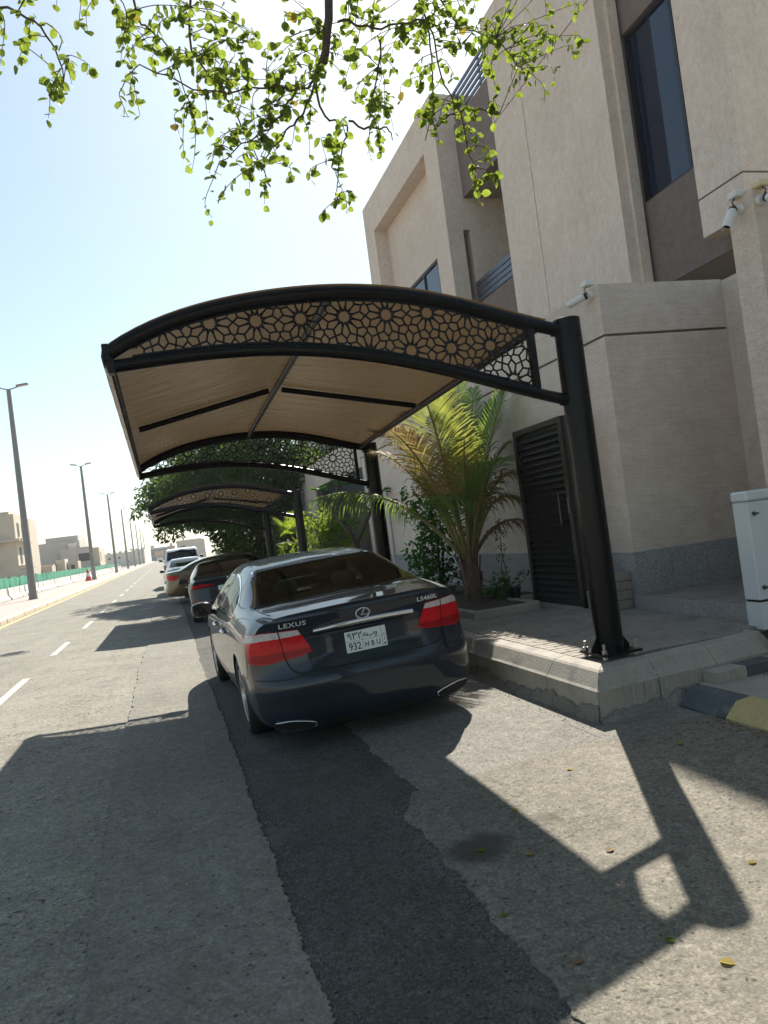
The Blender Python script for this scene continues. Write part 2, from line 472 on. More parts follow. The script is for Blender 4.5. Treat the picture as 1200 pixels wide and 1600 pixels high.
K['winglass'] = pbr('window_glass', (0.010, 0.018, 0.042), None, rough=0.03, spec=0.6)
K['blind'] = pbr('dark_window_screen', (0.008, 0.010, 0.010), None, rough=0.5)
K['alu'] = pbr('anthracite_aluminium', (0.022, 0.026, 0.032), None, rough=0.4, metal=0.3)
K['alurail'] = pbr('railing_aluminium', (0.10, 0.115, 0.15), None, rough=0.35, metal=0.5)
K['red'] = pbr('red_lens', (0.62, 0.012, 0.018), (0.50, 0.008, 0.014), 30, 0.2, spec=0.25)
K['red_dark'] = pbr('dark_red_lens', (0.30, 0.006, 0.010), None, rough=0.2, spec=0.25)
K['clear'] = pbr('clear_lens', (0.60, 0.56, 0.54), (0.42, 0.38, 0.36), 40, 0.2, spec=0.3)
K['seam'] = pbr('panel_gap', (0.004, 0.004, 0.004), None, rough=0.8)
K['plate'] = pbr('plate_white', (0.66, 0.72, 0.70), None, rough=0.4)
K['ink'] = pbr('plate_black', (0.012, 0.014, 0.016), None, rough=0.6)
K['lamp_steel'] = pbr('galvanised_pole', (0.23, 0.225, 0.21), (0.18, 0.175, 0.165), 2, 0.55, metal=0.3)
K['bark'] = pbr('bark', (0.085, 0.065, 0.048), (0.05, 0.038, 0.03), 8, 0.9, bmp=0.8, bscale=30, bdist=0.02)
K['twig'] = pbr('twig_bark', (0.10, 0.07, 0.05), (0.07, 0.05, 0.035), 12, 0.85)
K['palmtrunk'] = pbr('palm_trunk', (0.20, 0.13, 0.09), (0.11, 0.075, 0.055), 14, 0.95, bmp=0.9, bscale=35, bdist=0.02)
K['rachis'] = pbr('palm_rachis', (0.22, 0.20, 0.06), (0.16, 0.12, 0.045), 5, 0.5)
K['leaf'] = leafmat('overhead_leaf', (0.075, 0.125, 0.022), (0.045, 0.085, 0.018), (0.34, 0.44, 0.05), 0.52, scale=14)
K['leafdry'] = leafmat('yellow_leaf', (0.38, 0.30, 0.05), (0.30, 0.22, 0.05), (0.55, 0.42, 0.06), 0.4)
K['ficus'] = leafmat('dark_tree_leaf', (0.030, 0.065, 0.018), (0.05, 0.095, 0.022), (0.16, 0.26, 0.03), 0.30, scale=3)
K['ficus2'] = leafmat('bright_shrub_leaf', (0.12, 0.20, 0.02), (0.09, 0.16, 0.02), (0.42, 0.55, 0.05), 0.45, scale=6)
K['vine'] = leafmat('vine_leaf', (0.03, 0.085, 0.02), (0.045, 0.11, 0.025), (0.12, 0.32, 0.04), 0.35, scale=6)
K['palm'] = leafmat('palm_leaflet', (0.10, 0.215, 0.075), (0.13, 0.21, 0.05), (0.34, 0.50, 0.09), 0.42, scale=2.5)
K['palm_yel'] = leafmat('palm_leaflet_yellowing', (0.14, 0.22, 0.045), (0.30, 0.19, 0.06), (0.40, 0.42, 0.08), 0.40, scale=4.5)
K['palm_red'] = leafmat('palm_leaflet_reddish', (0.15, 0.20, 0.05), (0.42, 0.20, 0.12), (0.50, 0.36, 0.15), 0.40, scale=3.2)
K['palm_dead'] = leafmat('palm_leaflet_dry', (0.20, 0.12, 0.055), (0.14, 0.08, 0.035), (0.40, 0.22, 0.08), 0.35, scale=4)
K['soil'] = pbr('planter_soil', (0.075, 0.05, 0.033), (0.05, 0.035, 0.025), 15, 0.95, bmp=0.8, bscale=40)
K['green_net'] = pbr('green_fence_net', (0.03, 0.26, 0.15), (0.025, 0.20, 0.115), 1.0, 0.8)
K['barrier'] = pbr('white_barrier_concrete', (0.60, 0.55, 0.51), (0.50, 0.45, 0.42), 0.6, 0.85)
K['house1'] = pbr('beige_render', (0.52, 0.45, 0.355), (0.46, 0.40, 0.315), 0.5, 0.9)
K['house2'] = pbr('grey_blockwork', (0.48, 0.44, 0.38), (0.42, 0.39, 0.34), 0.5, 0.9)
K['house3'] = pbr('pale_render', (0.60, 0.54, 0.45), (0.54, 0.48, 0.40), 0.3, 0.9)
K['house4'] = pbr('slate_render', (0.12, 0.12, 0.14), (0.10, 0.10, 0.12), 0.3, 0.9)
K['ochre'] = pbr('ochre_panel', (0.42, 0.28, 0.14), None, rough=0.8)
K['void'] = pbr('dark_opening', (0.035, 0.033, 0.032), None, rough=0.6)
K['orange'] = pbr('orange_cone', (0.52, 0.06, 0.03), None, rough=0.6)
K['rooftile'] = pbr('brown_roof_tile', (0.26, 0.14, 0.095), (0.20, 0.11, 0.08), 3, 0.8)
K['redwall'] = pbr('terracotta_wall', (0.33, 0.20, 0.155), (0.28, 0.17, 0.13), 2, 0.9)
K['iron'] = pbr('cast_iron', (0.06, 0.058, 0.055), (0.09, 0.085, 0.08), 30, 0.7, bmp=0.6, bscale=80)
K['litter'] = pbr('dry_litter', (0.22, 0.13, 0.06), (0.15, 0.09, 0.045), 30, 0.9)
K['pebble'] = pbr('loose_gravel', (0.11, 0.105, 0.095), (0.20, 0.19, 0.165), 14, 0.9)

def carpaint(name, col, metal=0.55, rough=0.28):
    m, n, b, out = newmat(name)
    b.inputs['Base Color'].default_value = (*col, 1)
    b.inputs['Metallic'].default_value = metal
    b.inputs['Roughness'].default_value = rough
    b.inputs['Coat Weight'].default_value = 0.7
    b.inputs['Specular IOR Level'].default_value = 0.2
    b.inputs['Coat Roughness'].default_value = 0.02
    v = coords(n)
    rr = ramp(n, noise(n, v, 3.5, 6, 0.65), [(0.35, 0.015), (0.75, 0.06)])      # a thin film of dust
    link(n, rr, b.inputs['Coat Roughness'])
    return m
K['paint_grey'] = carpaint('graphite_car_paint', (0.011, 0.017, 0.027), 0.0, 0.4)
K['paint_navy'] = carpaint('navy_car_paint', (0.006, 0.008, 0.014), 0.0, 0.4)
K['paint_gold'] = carpaint('bronze_car_paint', (0.21, 0.145, 0.075), 0.5, 0.35)
K['paint_silver'] = carpaint('white_car_paint', (0.62, 0.63, 0.64), 0.1, 0.4)
K['paint_white'] = carpaint('white_truck_paint', (0.70, 0.70, 0.68), 0.0, 0.4)
# ------------------------------------------------------------------ ground
def gz(x):
    return float(np.interp(x, [-2.26, 0.36, 2.8], [0.0, -0.055, 0.045]))

def wob(seed, amp, scales=(0.35, 1.1, 3.3, 9.0, 23.0)):
    r = random.Random(seed)
    ph = [(r.uniform(0, 6.28), r.uniform(0.8, 1.2)) for _ in scales]
    def f(y):
        return amp * sum(math.sin(y * s_ * q + p) / (i + 1) ** 0.8 for i, (s_, (p, q)) in enumerate(zip(scales, ph)))
    return f

def ysteps(y0, y1):
    ys = []; y = y0
    while y < y1:
        ys.append(y)
        y += 0.018 if y < 9 else (0.12 if y < 26 else 4.0)
    ys.append(y1)
    return ys

JIT = random.Random(99)
def sheet(name, mat, xl, xr, y0, y1, dz, brk=(-2.26, 0.36), ys=None, kind='structure', skirt=0.0):
    mb = MB(); rows = []
    for y in (ys or ysteps(y0, y1)):
        a, b = xl(y), xr(y)
        if skirt and y < 26: a += JIT.uniform(-.010, .010); b += JIT.uniform(-.010, .010)
        xs = sorted({a, b} | {a + (b - a) * k / 4 for k in range(1, 4)})
        # columns move on to the breaks of the cross fall so that sheets never cross
        for q in brk:
            if a < q < b:
                k = min(range(1, 4), key=lambda i: abs(xs[i] - q)); xs[k] = q
        row = [(x, y, gz(x) + dz) for x in xs]
        if skirt: row = [(a, y, gz(a) + dz - skirt)] + row + [(b, y, gz(b) + dz - skirt)]
        rows.append(row)
    mb.grid(rows)
    return mb.build(name, mat, smooth=False, kind=kind)

mb = MB(); mb.add([(-600, -60, -0.09), (600, -60, -0.09), (600, 900, -0.09), (-600, 900, -0.09)], [(0, 1, 2, 3)])
mb.build('ground', K['sand'], kind='structure')
sheet('road', K['road'], lambda y: -5.62, lambda y: 2.95, -4, 520, 0.0, ys=[-4, 0, 4, 8, 12, 20, 40, 80, 160, 320, 520])
sheet('grey_apron', K['apron2'], lambda y: 2.60, lambda y: 3.75, 4.40, 4.98, 0.0092)
wl, wr_ = wob(1, 0.022), wob(2, 0.014)
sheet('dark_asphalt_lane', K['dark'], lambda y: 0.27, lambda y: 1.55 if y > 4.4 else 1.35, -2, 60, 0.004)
sheet('smooth_asphalt_strip', K['strip'], lambda y: -0.55 + wl(y), lambda y: 0.345 + wr_(y), -2, 60, 0.014, skirt=0.016)
w3, w4 = wob(3, 0.028), wob(4, 0.03)
sheet('grey_apron', K['apron2'], lambda y: 1.28 + w4(y), lambda y: 2.80, 4.42, 24.8, 0.0075, skirt=0.005)
sheet('pale_apron', K['apron'], lambda y: 1.09 + w3(y) + max(0, y - 4.2) * 0.5, lambda y: 3.75, -2, 4.52, 0.011, skirt=0.009)
# road paint
mb = MB()
for k, yc in enumerate([11.9, 17.2, 23.0] + [23.0 + 5.75 * i for i in range(1, 34)]):
    ln = 2.4
    mb.add([(-2.33, yc - ln/2, 0.0045), (-2.21, yc - ln/2, 0.0035), (-2.21, yc + ln/2, 0.0035), (-2.33, yc + ln/2, 0.0045)], [(0, 1, 2, 3)])
mb.build('lane_marking', K['white_line'], kind='structure')
mb = MB(); mb.add([(-5.45, -4, 0.004), (-5.27, -4, 0.004), (-5.27, 420, 0.004), (-5.45, 420, 0.004)], [(0, 1, 2, 3)])
mb.build('edge_marking', K['yellow_line'], kind='structure')
# manhole
mh = empty('manhole_cover', (-3.26, 17.64, 0.004), 'round iron manhole cover set in the road on the far left', 'manhole')
MB().lathe([(0.0, 0.006), (0.30, 0.006), (0.33, 0.004), (0.33, -0.01)], 28).build('frame_ring', K['iron'], mh)
m_ = MB()
for k in range(7): m_.box((-0.24 + abs(k - 3) * 0.03, -0.21 + k * 0.07 - 0.012, 0.006), (0.24 - abs(k - 3) * 0.03, -0.21 + k * 0.07 + 0.012, 0.012))
m_.build('lid_ribs', K['iron'], mh)

# ------------------------------------------------------------------ left footway
MB().box((-9.2, 8, -0.2), (-5.86, 420, 0.15)).build('footway', K['pinkpave'], kind='structure')
kl = MB().box((-5.86, 0.01, -0.1), (-5.60, 1.19, 0.165), 0.03).mesh('kerb_stone', K['cream'])
kp = empty('far_kerb', (0, 0, 0)); kp['kind'] = 'structure'
for k in range(110): inst('kerb_stone', kl, kp, (rnd.uniform(-0.01, 0.01), 18 + k * 1.2, rnd.uniform(-0.006, 0.006)))
MB().box((-5.85, 150, -0.1), (-5.61, 420, 0.16)).build('far_kerb_run', K['cream'], kp, kind='stuff')
MB().add([(-19, 8, 0.02), (-9.2, 8, 0.02), (-9.2, 420, 0.02), (-19, 420, 0.02)], [(0, 1, 2, 3)]).build('service_road', K['road'], kind='structure')

# ------------------------------------------------------------------ right pavement with kerb
pave = empty('pavement', (0, 0, 0)); pave['kind'] = 'structure'
MB().prism([(2.95, 5.03), (4.42, 5.17), (4.79, 5.22), (4.79, 24.5), (2.95, 24.5)], -0.08, 0.375, 'z').build('slab', K['joint'], pave)
path = [Vector((2.78, 24.6)), Vector((2.78, 4.84)), Vector((4.40, 4.99)), Vector((4.58, 5.13))]
prof = [(0.0, -0.08), (0.0, 0.265), (0.018, 0.28), (0.085, 0.375), (0.105, 0.388), (0.20, 0.402), (0.20, -0.08)]
def nrm2(a, b):
    d = (b - a).normalized(); return Vector((-d.y, d.x))
norms = []
for i in range(len(path)):
    if i == 0: norms.append(nrm2(path[0], path[1]))
    elif i == len(path) - 1: norms.append(nrm2(path[-2], path[-1]))
    else:
        a = nrm2(path[i-1], path[i]); b = nrm2(path[i], path[i+1]); m2 = (a + b).normalized(); norms.append(m2 / m2.dot(a))
def kerb_piece(secs):
    mb = MB(); n = len(prof); vs = []
    for p, nn in secs:
        for u, z in prof:
            q = p + nn * u; vs.append((q.x, q.y, z + rz_))
    fs = [tuple(range(n))[::-1], tuple(range((len(secs)-1)*n, len(secs)*n))]
    for i in range(len(secs) - 1):
        for k in range(n): fs.append((i*n + k, i*n + (k+1) % n, (i+1)*n + (k+1) % n, (i+1)*n + k))
    mb.add(vs, fs); mb.build('kerb_stone', K['kerb'], pave)
seg0 = (path[1] - path[0]).normalized(); n0 = nrm2(path[0], path[1])
L0 = (path[1] - path[0]).length; s_ = 0.0
while s_ < L0 - 1.2:
    e_ = min(s_ + 0.95, L0 - 0.75); rz_ = rnd.uniform(-0.004, 0.004)
    kerb_piece([(path[0] + seg0 * (s_ + 0.003), n0), (path[0] + seg0 * (e_ - 0.003), n0)])
    s_ = e_
seg1 = (path[2] - path[1]).normalized(); n1 = nrm2(path[1], path[2]); rz_ = 0.0
kerb_piece([(path[0] + seg0 * (s_ + 0.003), n0), (path[1], norms[1])])
kerb_piece([(path[1] + seg1 * 0.004, norms[1]), (path[1] + seg1 * 0.55, n1)])
kerb_piece([(path[1] + seg1 * 0.556, n1), (path[1] + seg1 * 1.1, n1)])
kerb_piece([(path[1] + seg1 * 1.106, n1), (path[2], norms[2]), (path[3], norms[3])])
# rough concrete haunching at the foot of the kerb
def haunch(name, p0, p1, nn, amp, seed):
    r = random.Random(seed); mb = MB(); rows = []
    Ln = (p1 - p0).length; d = (p1 - p0).normalized(); N = int(Ln / 0.03)
    wa, wb_, wc = wob(seed, 0.03, (2, 5, 11, 23, 41)), wob(seed + 1, 0.02, (3, 7, 17, 37)), wob(seed + 2, 0.012, (9, 19, 43))
    for i in range(N + 1):
        t = i * Ln / N; q = p0 + d * t; row = []
        hh = 0.15 + wa(t); out = amp + wb_(t)
        for k in range(9):
            u = k / 8
            o_ = out * u ** 1.6; z = hh * (1 - u) ** 1.2 + r.uniform(-0.006, 0.006)
            x = q - nn * (o_ + 0.004 + abs(wc(t + 3 * u)) * 0.6); g_ = gz(x.x)
            row.append((x.x, x.y, max(z + g_ * u, g_ - 0.02) if k < 8 else g_ - 0.03))
        rows.append(row)
    mb.grid(rows); mb.build(name, K['concrete'], pave, smooth=True)
haunch('concrete_footing', Vector((2.78, 9.0)), Vector((2.78, 4.84)), n0, 0.05, 31)
haunch('concrete_footing', Vector((2.765, 4.84)), Vector((3.55, 4.915)), n1, 0.10, 37)
runs = MB()
for k in range(13):
    t = 0.30 + rnd.random() * 0.42; q = path[1] + seg1 * t; w_ = rnd.uniform(.004, .012); zt = rnd.uniform(.30, .36); zb_ = rnd.uniform(.06, .17)
    for (a0, u0, a1, u1) in ((zt, .03 + (zt - .28) * .7, .282, .0165), (.262, -.0018, zb_, -.0018)):
        p0 = q + n1 * (u0 - .003); p1 = q + n1 * (u1 - .003)
        runs.add([(p0.x - seg1.x * w_, p0.y - seg1.y * w_, a0), (p0.x + seg1.x * w_, p0.y + seg1.y * w_, a0), (p1.x + seg1.x * w_, p1.y + seg1.y * w_, a1), (p1.x - seg1.x * w_, p1.y - seg1.y * w_, a1)], [(0, 1, 2, 3)])
runs.build('cement_runs', K['runs'], pave, kind='stuff')
# paving blocks, long lines across the footway
pm = [MB().box((-0.0965, -0.0465, -0.03), (0.0965, 0.0465, 0.0), 0.007).mesh('paver', K['paver']) for _ in range(1)]
rows = []; y = 5.06; k = 0
rest = MB(); cnt = 0
while y < 24.4:
    x = 2.99 + (0.1 if k % 2 else 0.0)
    if k % 2 and y > 5.14: rest.box((2.992, y - 0.0485, 0.38), (3.088, y + 0.0485, 0.402))
    while x < 4.74:
        ok = y > 5.12 + (x - 2.8) * 0.093
        if ok and not (3.36 < x < 4.25 and y > 8.45 and y < 12.6):
            zz = 0.402 + rnd.uniform(-0.0025, 0.0025)
            if cnt < 300:
                inst('paver', pm[0], pave, (x + 0.1, y, zz), (rnd.uniform(-.022, .022), rnd.uniform(-.010, .010), rnd.uniform(-.012, .012)))
            else: rest.box((x + 0.0035, y - 0.0465, 0.38), (x + 0.1965, y + 0.0465, zz))
            cnt += 1
        x += 0.2
    y += 0.1; k += 1
rest.build('paver_field', K['paver'], pave, kind='stuff')

# ------------------------------------------------------------------ near low painted kerb and ramp
ramp_o = empty('ramp', (0, 0, 0)); ramp_o['kind'] = 'structure'
MB().prism([(3.62, 3.0), (5.6, 3.0), (5.6, 4.98), (4.62, 5.02), (3.66, 4.90), (3.60, 4.75)], -0.05, 0.165, 'z').build('ramp_slab', K['kerb'], ramp_o)
def low_stone(y0, y1, mat, taper=0.0):
    pr = [(3.40, -0.06), (3.40, 0.07), (3.43, 0.10), (3.50, 0.165), (3.62, 0.175), (3.62, -0.06)]
    n = len(pr); vs = []
    for y, t in ((y0, 0.0), (y1 - 0.12, 0.0), (y1, taper)):
        for x, z in pr: vs.append((x + t * 0.10 * (1 if x < 3.55 else 0), y - (0.0 if x < 3.55 else 0), z - t * (0.03 if z > 0 else 0)))
    fs = [tuple(range(n))[::-1], tuple(range(2*n, 3*n))]
    for i in range(2):
        for k in range(n): fs.append((i*n + k, i*n + (k+1) % n, (i+1)*n + (k+1) % n, (i+1)*n + k))
    MB().add(vs, fs).build('kerb_stone', mat, ramp_o)
low_stone(4.33, 4.92, K['paint_black'], 1.0)
low_stone(3.55, 4.325, K['paint_yellow'])
low_stone(2.75, 3.545, K['paint_black'])
# small stepped kerbs rising beside the pavement
for k, (x0, x1, m) in enumerate([(3.72, 4.0, 'kerb'), (4.005, 4.30, 'paint_black'), (4.305, 4.44, 'kerb'), (4.445, 4.85, 'paint_black')]):
    MB().prism([(x0, 4.915 + (x0 - 3.7) * 0.075), (x1, 4.915 + (x1 - 3.7) * 0.075), (x1, 4.76 + (x1 - 3.7) * 0.075), (x0, 4.76 + (x0 - 3.7) * 0.075)], 0.10, 0.245, 'z').build('kerb_stone', K[m], ramp_o)
for k, (x0, x1, m) in enumerate([(4.42, 4.62, 'kerb'), (4.625, 4.95, 'paint_black')]):
    MB().box((x0, 4.84, 0.10), (x1, 4.955, 0.33), 0.01).build('kerb_stone', K[m], ramp_o)

# ------------------------------------------------------------------ boundary wall of the villa
wall = empty('boundary_wall', (4.8, 7.2, 0.4), 'long beige combed stucco boundary wall with granite base behind the palm', 'wall')
def wbox(name, a, b, mat, parent=wall, bev=0.0, **kw):
    mb = MB().box(a, b, bev)
    o = mb.build(name, mat, None, **kw)
    if parent:
        o.parent = parent; o.matrix_parent_inverse = Matrix.Translation(parent.location).inverted()
    return o
wbox('lower_wall', (4.80, 7.20, 0.30), (5.05, 17.95, 3.345), K['wall'])
wbox('upper_wall', (4.80, 7.20, 3.375), (5.05, 17.95, 3.92), K['wall'])
wbox('groove_back', (4.83, 7.23, 3.34), (5.04, 17.95, 3.38), K['mauve'])
wbox('lower_wall', (4.80, 18.0, 0.30), (5.05, 24.0, 0.9), K['wall'])
wbox('upper_wall', (4.80, 18.0, 3.15), (5.05, 24.0, 3.92), K['wall'])
wbox('lower_wall', (4.80, 24.05, 0.30), (5.05, 27.0, 3.92), K['wall'])
wbox('return_wall', (5.05, 7.20, 0.30), (6.40, 7.45, 3.345), K['wall'])
wbox('return_wall', (5.05, 7.20, 3.375), (6.40, 7.45, 3.92), K['wall'])
wbox('groove_back', (5.04, 7.23, 3.34), (6.40, 7.44, 3.38), K['mauve'])
wbox('alcove_wall', (6.40, 5.2, 0.30), (6.65, 7.45, 3.90), K['wall'])
y = 7.175; k = 0
while y < 17.5:
    if not (7.8 < y + 0.3 < 9.1):
        wbox('granite_panel', (4.775, y + 0.003, 0.30), (4.80, min(y + 0.62, 17.9) - 0.003, 1.0), K['granite'])
    y += 0.62
x = 4.775
while x < 6.38:
    wbox('granite_panel', (x + 0.003, 7.176, 0.30), (min(x + 0.46, 6.4) - 0.003, 7.199, 1.0), K['granite'])
    x += 0.46
# dark shutter far along the wall
sh = empty('metal_shutter', (4.78, 21.0, 0.9), 'dark grey metal shutter set in the far part of the boundary wall', 'shutter')
for k in range(12): wbox('shutter_panel', (4.84, 18.02 + k * 0.5, 0.905), (4.87 + 0.01 * (k % 2), 18.50 + k * 0.5, 3.145), K['alu'], sh)
# near pillar
nw = empty('unseen_wall', (5.3, 0, 0), 'added unseen stucco wall behind the viewer that blocks sky light', 'wall')
wbox('wall', (6.40, -14, 0.0), (6.65, 5.19, 4.1), K['wall'], nw)  # added out of view to cut sky light on the camera-facing sides
pil = empty('wall_pillar', (5.3, 5.6, 0.4), 'narrow stucco wall pillar at the right edge carrying two cameras', 'pillar')
wbox('pillar_shaft', (5.30, 5.44, 0.1), (6.39, 5.755, 4.16), K['wall'], pil)
# alcove floor with granite nosing
alc = empty('alcove_floor', (0, 0, 0)); alc['kind'] = 'structure'
MB().box((4.74, 5.3, 0.30), (6.42, 7.19, 0.535)).build('floor_slab', K['joint'], alc)
for k in range(3): MB().box((4.715, 5.32 + k * 0.62, 0.36), (4.739, 5.935 + k * 0.62, 0.545)).build('granite_nosing', K['granite'], alc)
for j in range(17):
    for i in range(8): MB().box((4.745 + i * 0.205, 5.34 + j * 0.108, 0.53), (4.945 + i * 0.205, 5.443 + j * 0.108, 0.545 + rnd.uniform(0, .003))).build('paver', K['paver'], alc)

# ------------------------------------------------------------------ gate
gate = empty('louvred_gate', (4.5, 8.45, 0.4), 'dark louvred metal gate in a brown box frame behind the first canopy post', 'gate')
wbox('side_panel', (4.53, 7.82, 0.405), (4.774, 7.87, 2.62), K['gatebrown'], gate)
wbox('side_panel', (4.53, 9.02, 0.405), (4.774, 9.07, 2.62), K['gatebrown'], gate)
wbox('top_panel', (4.53, 7.872, 2.56), (4.774, 9.018, 2.62), K['gatebrown'], gate)
wbox('frame_stile', (4.485, 7.82, 0.405), (4.528, 7.90, 2.62), K['gatemetal'], gate)
wbox('frame_stile', (4.485, 8.99, 0.405), (4.528, 9.07, 2.62), K['gatemetal'], gate)
wbox('frame_rail', (4.486, 7.902, 2.55), (4.528, 8.988, 2.62), K['gatemetal'], gate)
wbox('frame_rail', (4.486, 7.902, 0.42), (4.528, 8.988, 0.49), K['gatemetal'], gate)
wbox('back_panel', (4.56, 7.88, 0.42), (4.57, 9.01, 2.56), K['gatemetal'], gate)
sl = MB().add([(-0.028, -0.538, -0.034), (0.028, -0.538, 0.034), (0.034, -0.538, 0.028), (-0.022, -0.538, -0.040), (-0.028, 0.538, -0.034), (0.028, 0.538, 0.034), (0.034, 0.538, 0.028), (-0.022, 0.538, -0.040)],
              [(0,1,2,3),(7,6,5,4),(0,4,5,1),(1,5,6,2),(2,6,7,3),(3,7,4,0)]).mesh('louvre_slat', K['gatemetal'])
for k in range(26): inst('louvre_slat', sl, gate, (0.02, -0.005, 0.135 + k * 0.0775))
gh = MB(); gh.bar((4.455, 8.02, 1.38), (4.455, 8.02, 1.74), 0.03, 0.03, (1, 0, 0)); gh.bar((4.455, 8.02, 1.42), (4.50, 8.02, 1.42), 0.02, 0.02); gh.bar((4.455, 8.02, 1.70), (4.50, 8.02, 1.70), 0.02, 0.02)
o = gh.build('handle', K['black_plastic']); o.parent = gate; o.matrix_parent_inverse = Matrix.Translation(gate.location).inverted()
wbox('lock_plate', (4.475, 7.84, 1.50), (4.486, 7.89, 1.68), K['black_plastic'], gate)
wbox('door_step', (4.33, 7.85, 0.402), (4.48, 9.05, 0.418), K['kerb'], gate)

# stepped pile of paving blocks beside the gate
stp = empty('block_steps', (4.6, 7.5, 0.4), 'stepped pile of grey concrete blocks against the wall beside the gate', 'steps')
for k, (x0, h0, h1) in enumerate([(4.50, 0.405, 0.50), (4.50, 0.503, 0.60), (4.57, 0.603, 0.70), (4.64, 0.703, 0.80)]):
    for j in range(2 if k < 2 else 1):
        wbox('block', (x0 + 0.004 * j, 7.28 + j * 0.255, h0), (4.772, 7.53 + j * 0.255, h1), K['paver'], stp, 0.008)

# ------------------------------------------------------------------ villa
villa = empty('villa', (8.5, 14.0, 0.0), 'large beige two storey villa with mauve panels rising behind the wall', 'house')
def vb(name, a, b, mat, parent=villa, bev=0.0):
    o = MB().box(a, b, bev).build(name, mat)
    o.parent = parent
    o.matrix_parent_inverse = Matrix.Translation(villa.location).inverted()
    return o
# main block, four stucco panels with open joints
for (y0, y1) in ((11.70, 14.595), (14.62, 16.05)):
    vb('stucco_panel', (8.50, y0, 0.1), (8.70, y1, 10.62), K['facade'])
    vb('stucco_panel', (8.50, y0, 10.65), (8.70, y1, 13.05), K['facade'])
vb('block_core', (8.53, 11.73, 0.1), (16.0, 16.02, 13.03), K['mauve'])
vb('side_return', (8.701, 11.70, 0.1), (8.95, 11.729, 13.05), K['facade'])
vb('jamb_lip', (8.70, 11.62, 5.3), (8.90, 11.699, 13.04), K['facade'])
# window bay
vb('mauve_panel', (8.96, 9.5, 5.33), (9.2, 11.695, 6.78), K['mauve'])
vb('mauve_panel', (8.96, 9.5, 9.86), (9.2, 11.695, 13.04), K['mauve'])
def window(name, y0, y1, z0, z1, x, mull, parent=villa):
    wn = vb(name, (x + 0.02, y0 + 0.05, z0 + 0.05), (x + 0.09, y0 + 0.09, z1 - 0.05), K['alu'], parent)
    def kid(nm, a, b, m):
        o = MB().box(a, b).build(nm, m); o.parent = wn          # the part already stands in world space
    kid('frame', (x, y0, z0), (x + 0.10, y1, z0 + 0.06), K['alu']); kid('frame', (x, y0, z1 - 0.06), (x + 0.10, y1, z1), K['alu'])
    kid('frame', (x, y0, z0 + 0.061), (x + 0.10, y0 + 0.05, z1 - 0.061), K['alu']); kid('frame', (x, y1 - 0.06, z0 + 0.061), (x + 0.10, y1, z1 - 0.061), K['alu'])
    ys = [y0 + 0.09] + list(mull) + [y1 - 0.06]
    for a, b in zip(ys[:-1], ys[1:]):
        kid('pane', (x + 0.05, a + 0.035, z0 + 0.062), (x + 0.058, b - 0.035, z1 - 0.062), K['winglass'])
        if b < y1 - 0.07: kid('mullion', (x + 0.005, b - 0.034, z0 + 0.061), (x + 0.10, b + 0.034, z1 - 0.061), K['alu'])
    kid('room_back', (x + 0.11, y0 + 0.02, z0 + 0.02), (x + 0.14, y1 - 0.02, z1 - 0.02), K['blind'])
    return wn
window('window', 9.5, 11.69, 6.785, 9.855, 9.02, (10.45,))
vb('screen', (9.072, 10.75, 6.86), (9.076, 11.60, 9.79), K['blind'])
# hanging pier right of the window
vb('pier_panel', (8.50, 8.85, 5.40), (8.96, 9.79, 5.975), K['facade'])
vb('pier_panel', (8.50, 8.85, 6.005), (8.96, 9.79, 13.05), K['facade'])
vb('pier_groove', (8.53, 8.88, 5.97), (8.95, 9.76, 6.01), K['mauve'])
vb('side_wall', (8.961, 8.851, 5.40), (16.0, 9.49, 5.974), K['facade'])
vb('side_wall', (8.961, 8.851, 6.006), (16.0, 9.49, 13.05), K['facade'])
vb('side_groove', (8.961, 8.885, 5.97), (15.9, 9.48, 6.01), K['mauve'])
vb('soffit', (8.97, 9.0, 5.22), (15.9, 11.69, 5.325), K['soffit'])
vb('soffit_edge', (8.955, 8.95, 5.20), (9.0, 11.695, 5.328), K['mauve'])
vb('ground_floor_wall', (11.5, 8.9, 0.1), (15.9, 11.69, 5.22), K['facade'])
# balcony bay
vb('mauve_panel', (9.10, 16.03, 10.44), (9.35, 19.46, 12.5), K['mauve'])
vb('mauve_panel', (9.10, 16.03, 5.6), (9.25, 19.46, 7.42), K['mauve'])
vb('balcony_ceiling', (9.351, 16.03, 10.45), (13.5, 19.46, 10.6), K['soffit'])
vb('balcony_floor', (9.251, 16.03, 6.0), (13.5, 19.46, 6.3), K['soffit'])
vb('balcony_back_wall', (13.2, 16.03, 6.3), (13.5, 19.46, 10.45), K['facade'])
for k in range(4): vb('railing_slat', (9.12, 16.06, 7.47 + k * 0.15), (9.16 , 19.44, 7.585 + k * 0.15), K['alurail'])
for k in range(3): vb('railing_post', (9.17, 16.1 + k * 1.63, 7.42), (9.21, 16.14 + k * 1.63, 8.05), K['alurail'])
for k in range(5): vb('roof_railing_bar', (9.14, 16.06, 12.62 + k * 0.17), (9.19, 19.44, 12.70 + k * 0.17), K['alurail'])
for k in range(3): vb('roof_railing_post', (9.20, 16.1 + k * 1.63, 12.5), (9.24, 16.14 + k * 1.63, 13.4), K['alurail'])
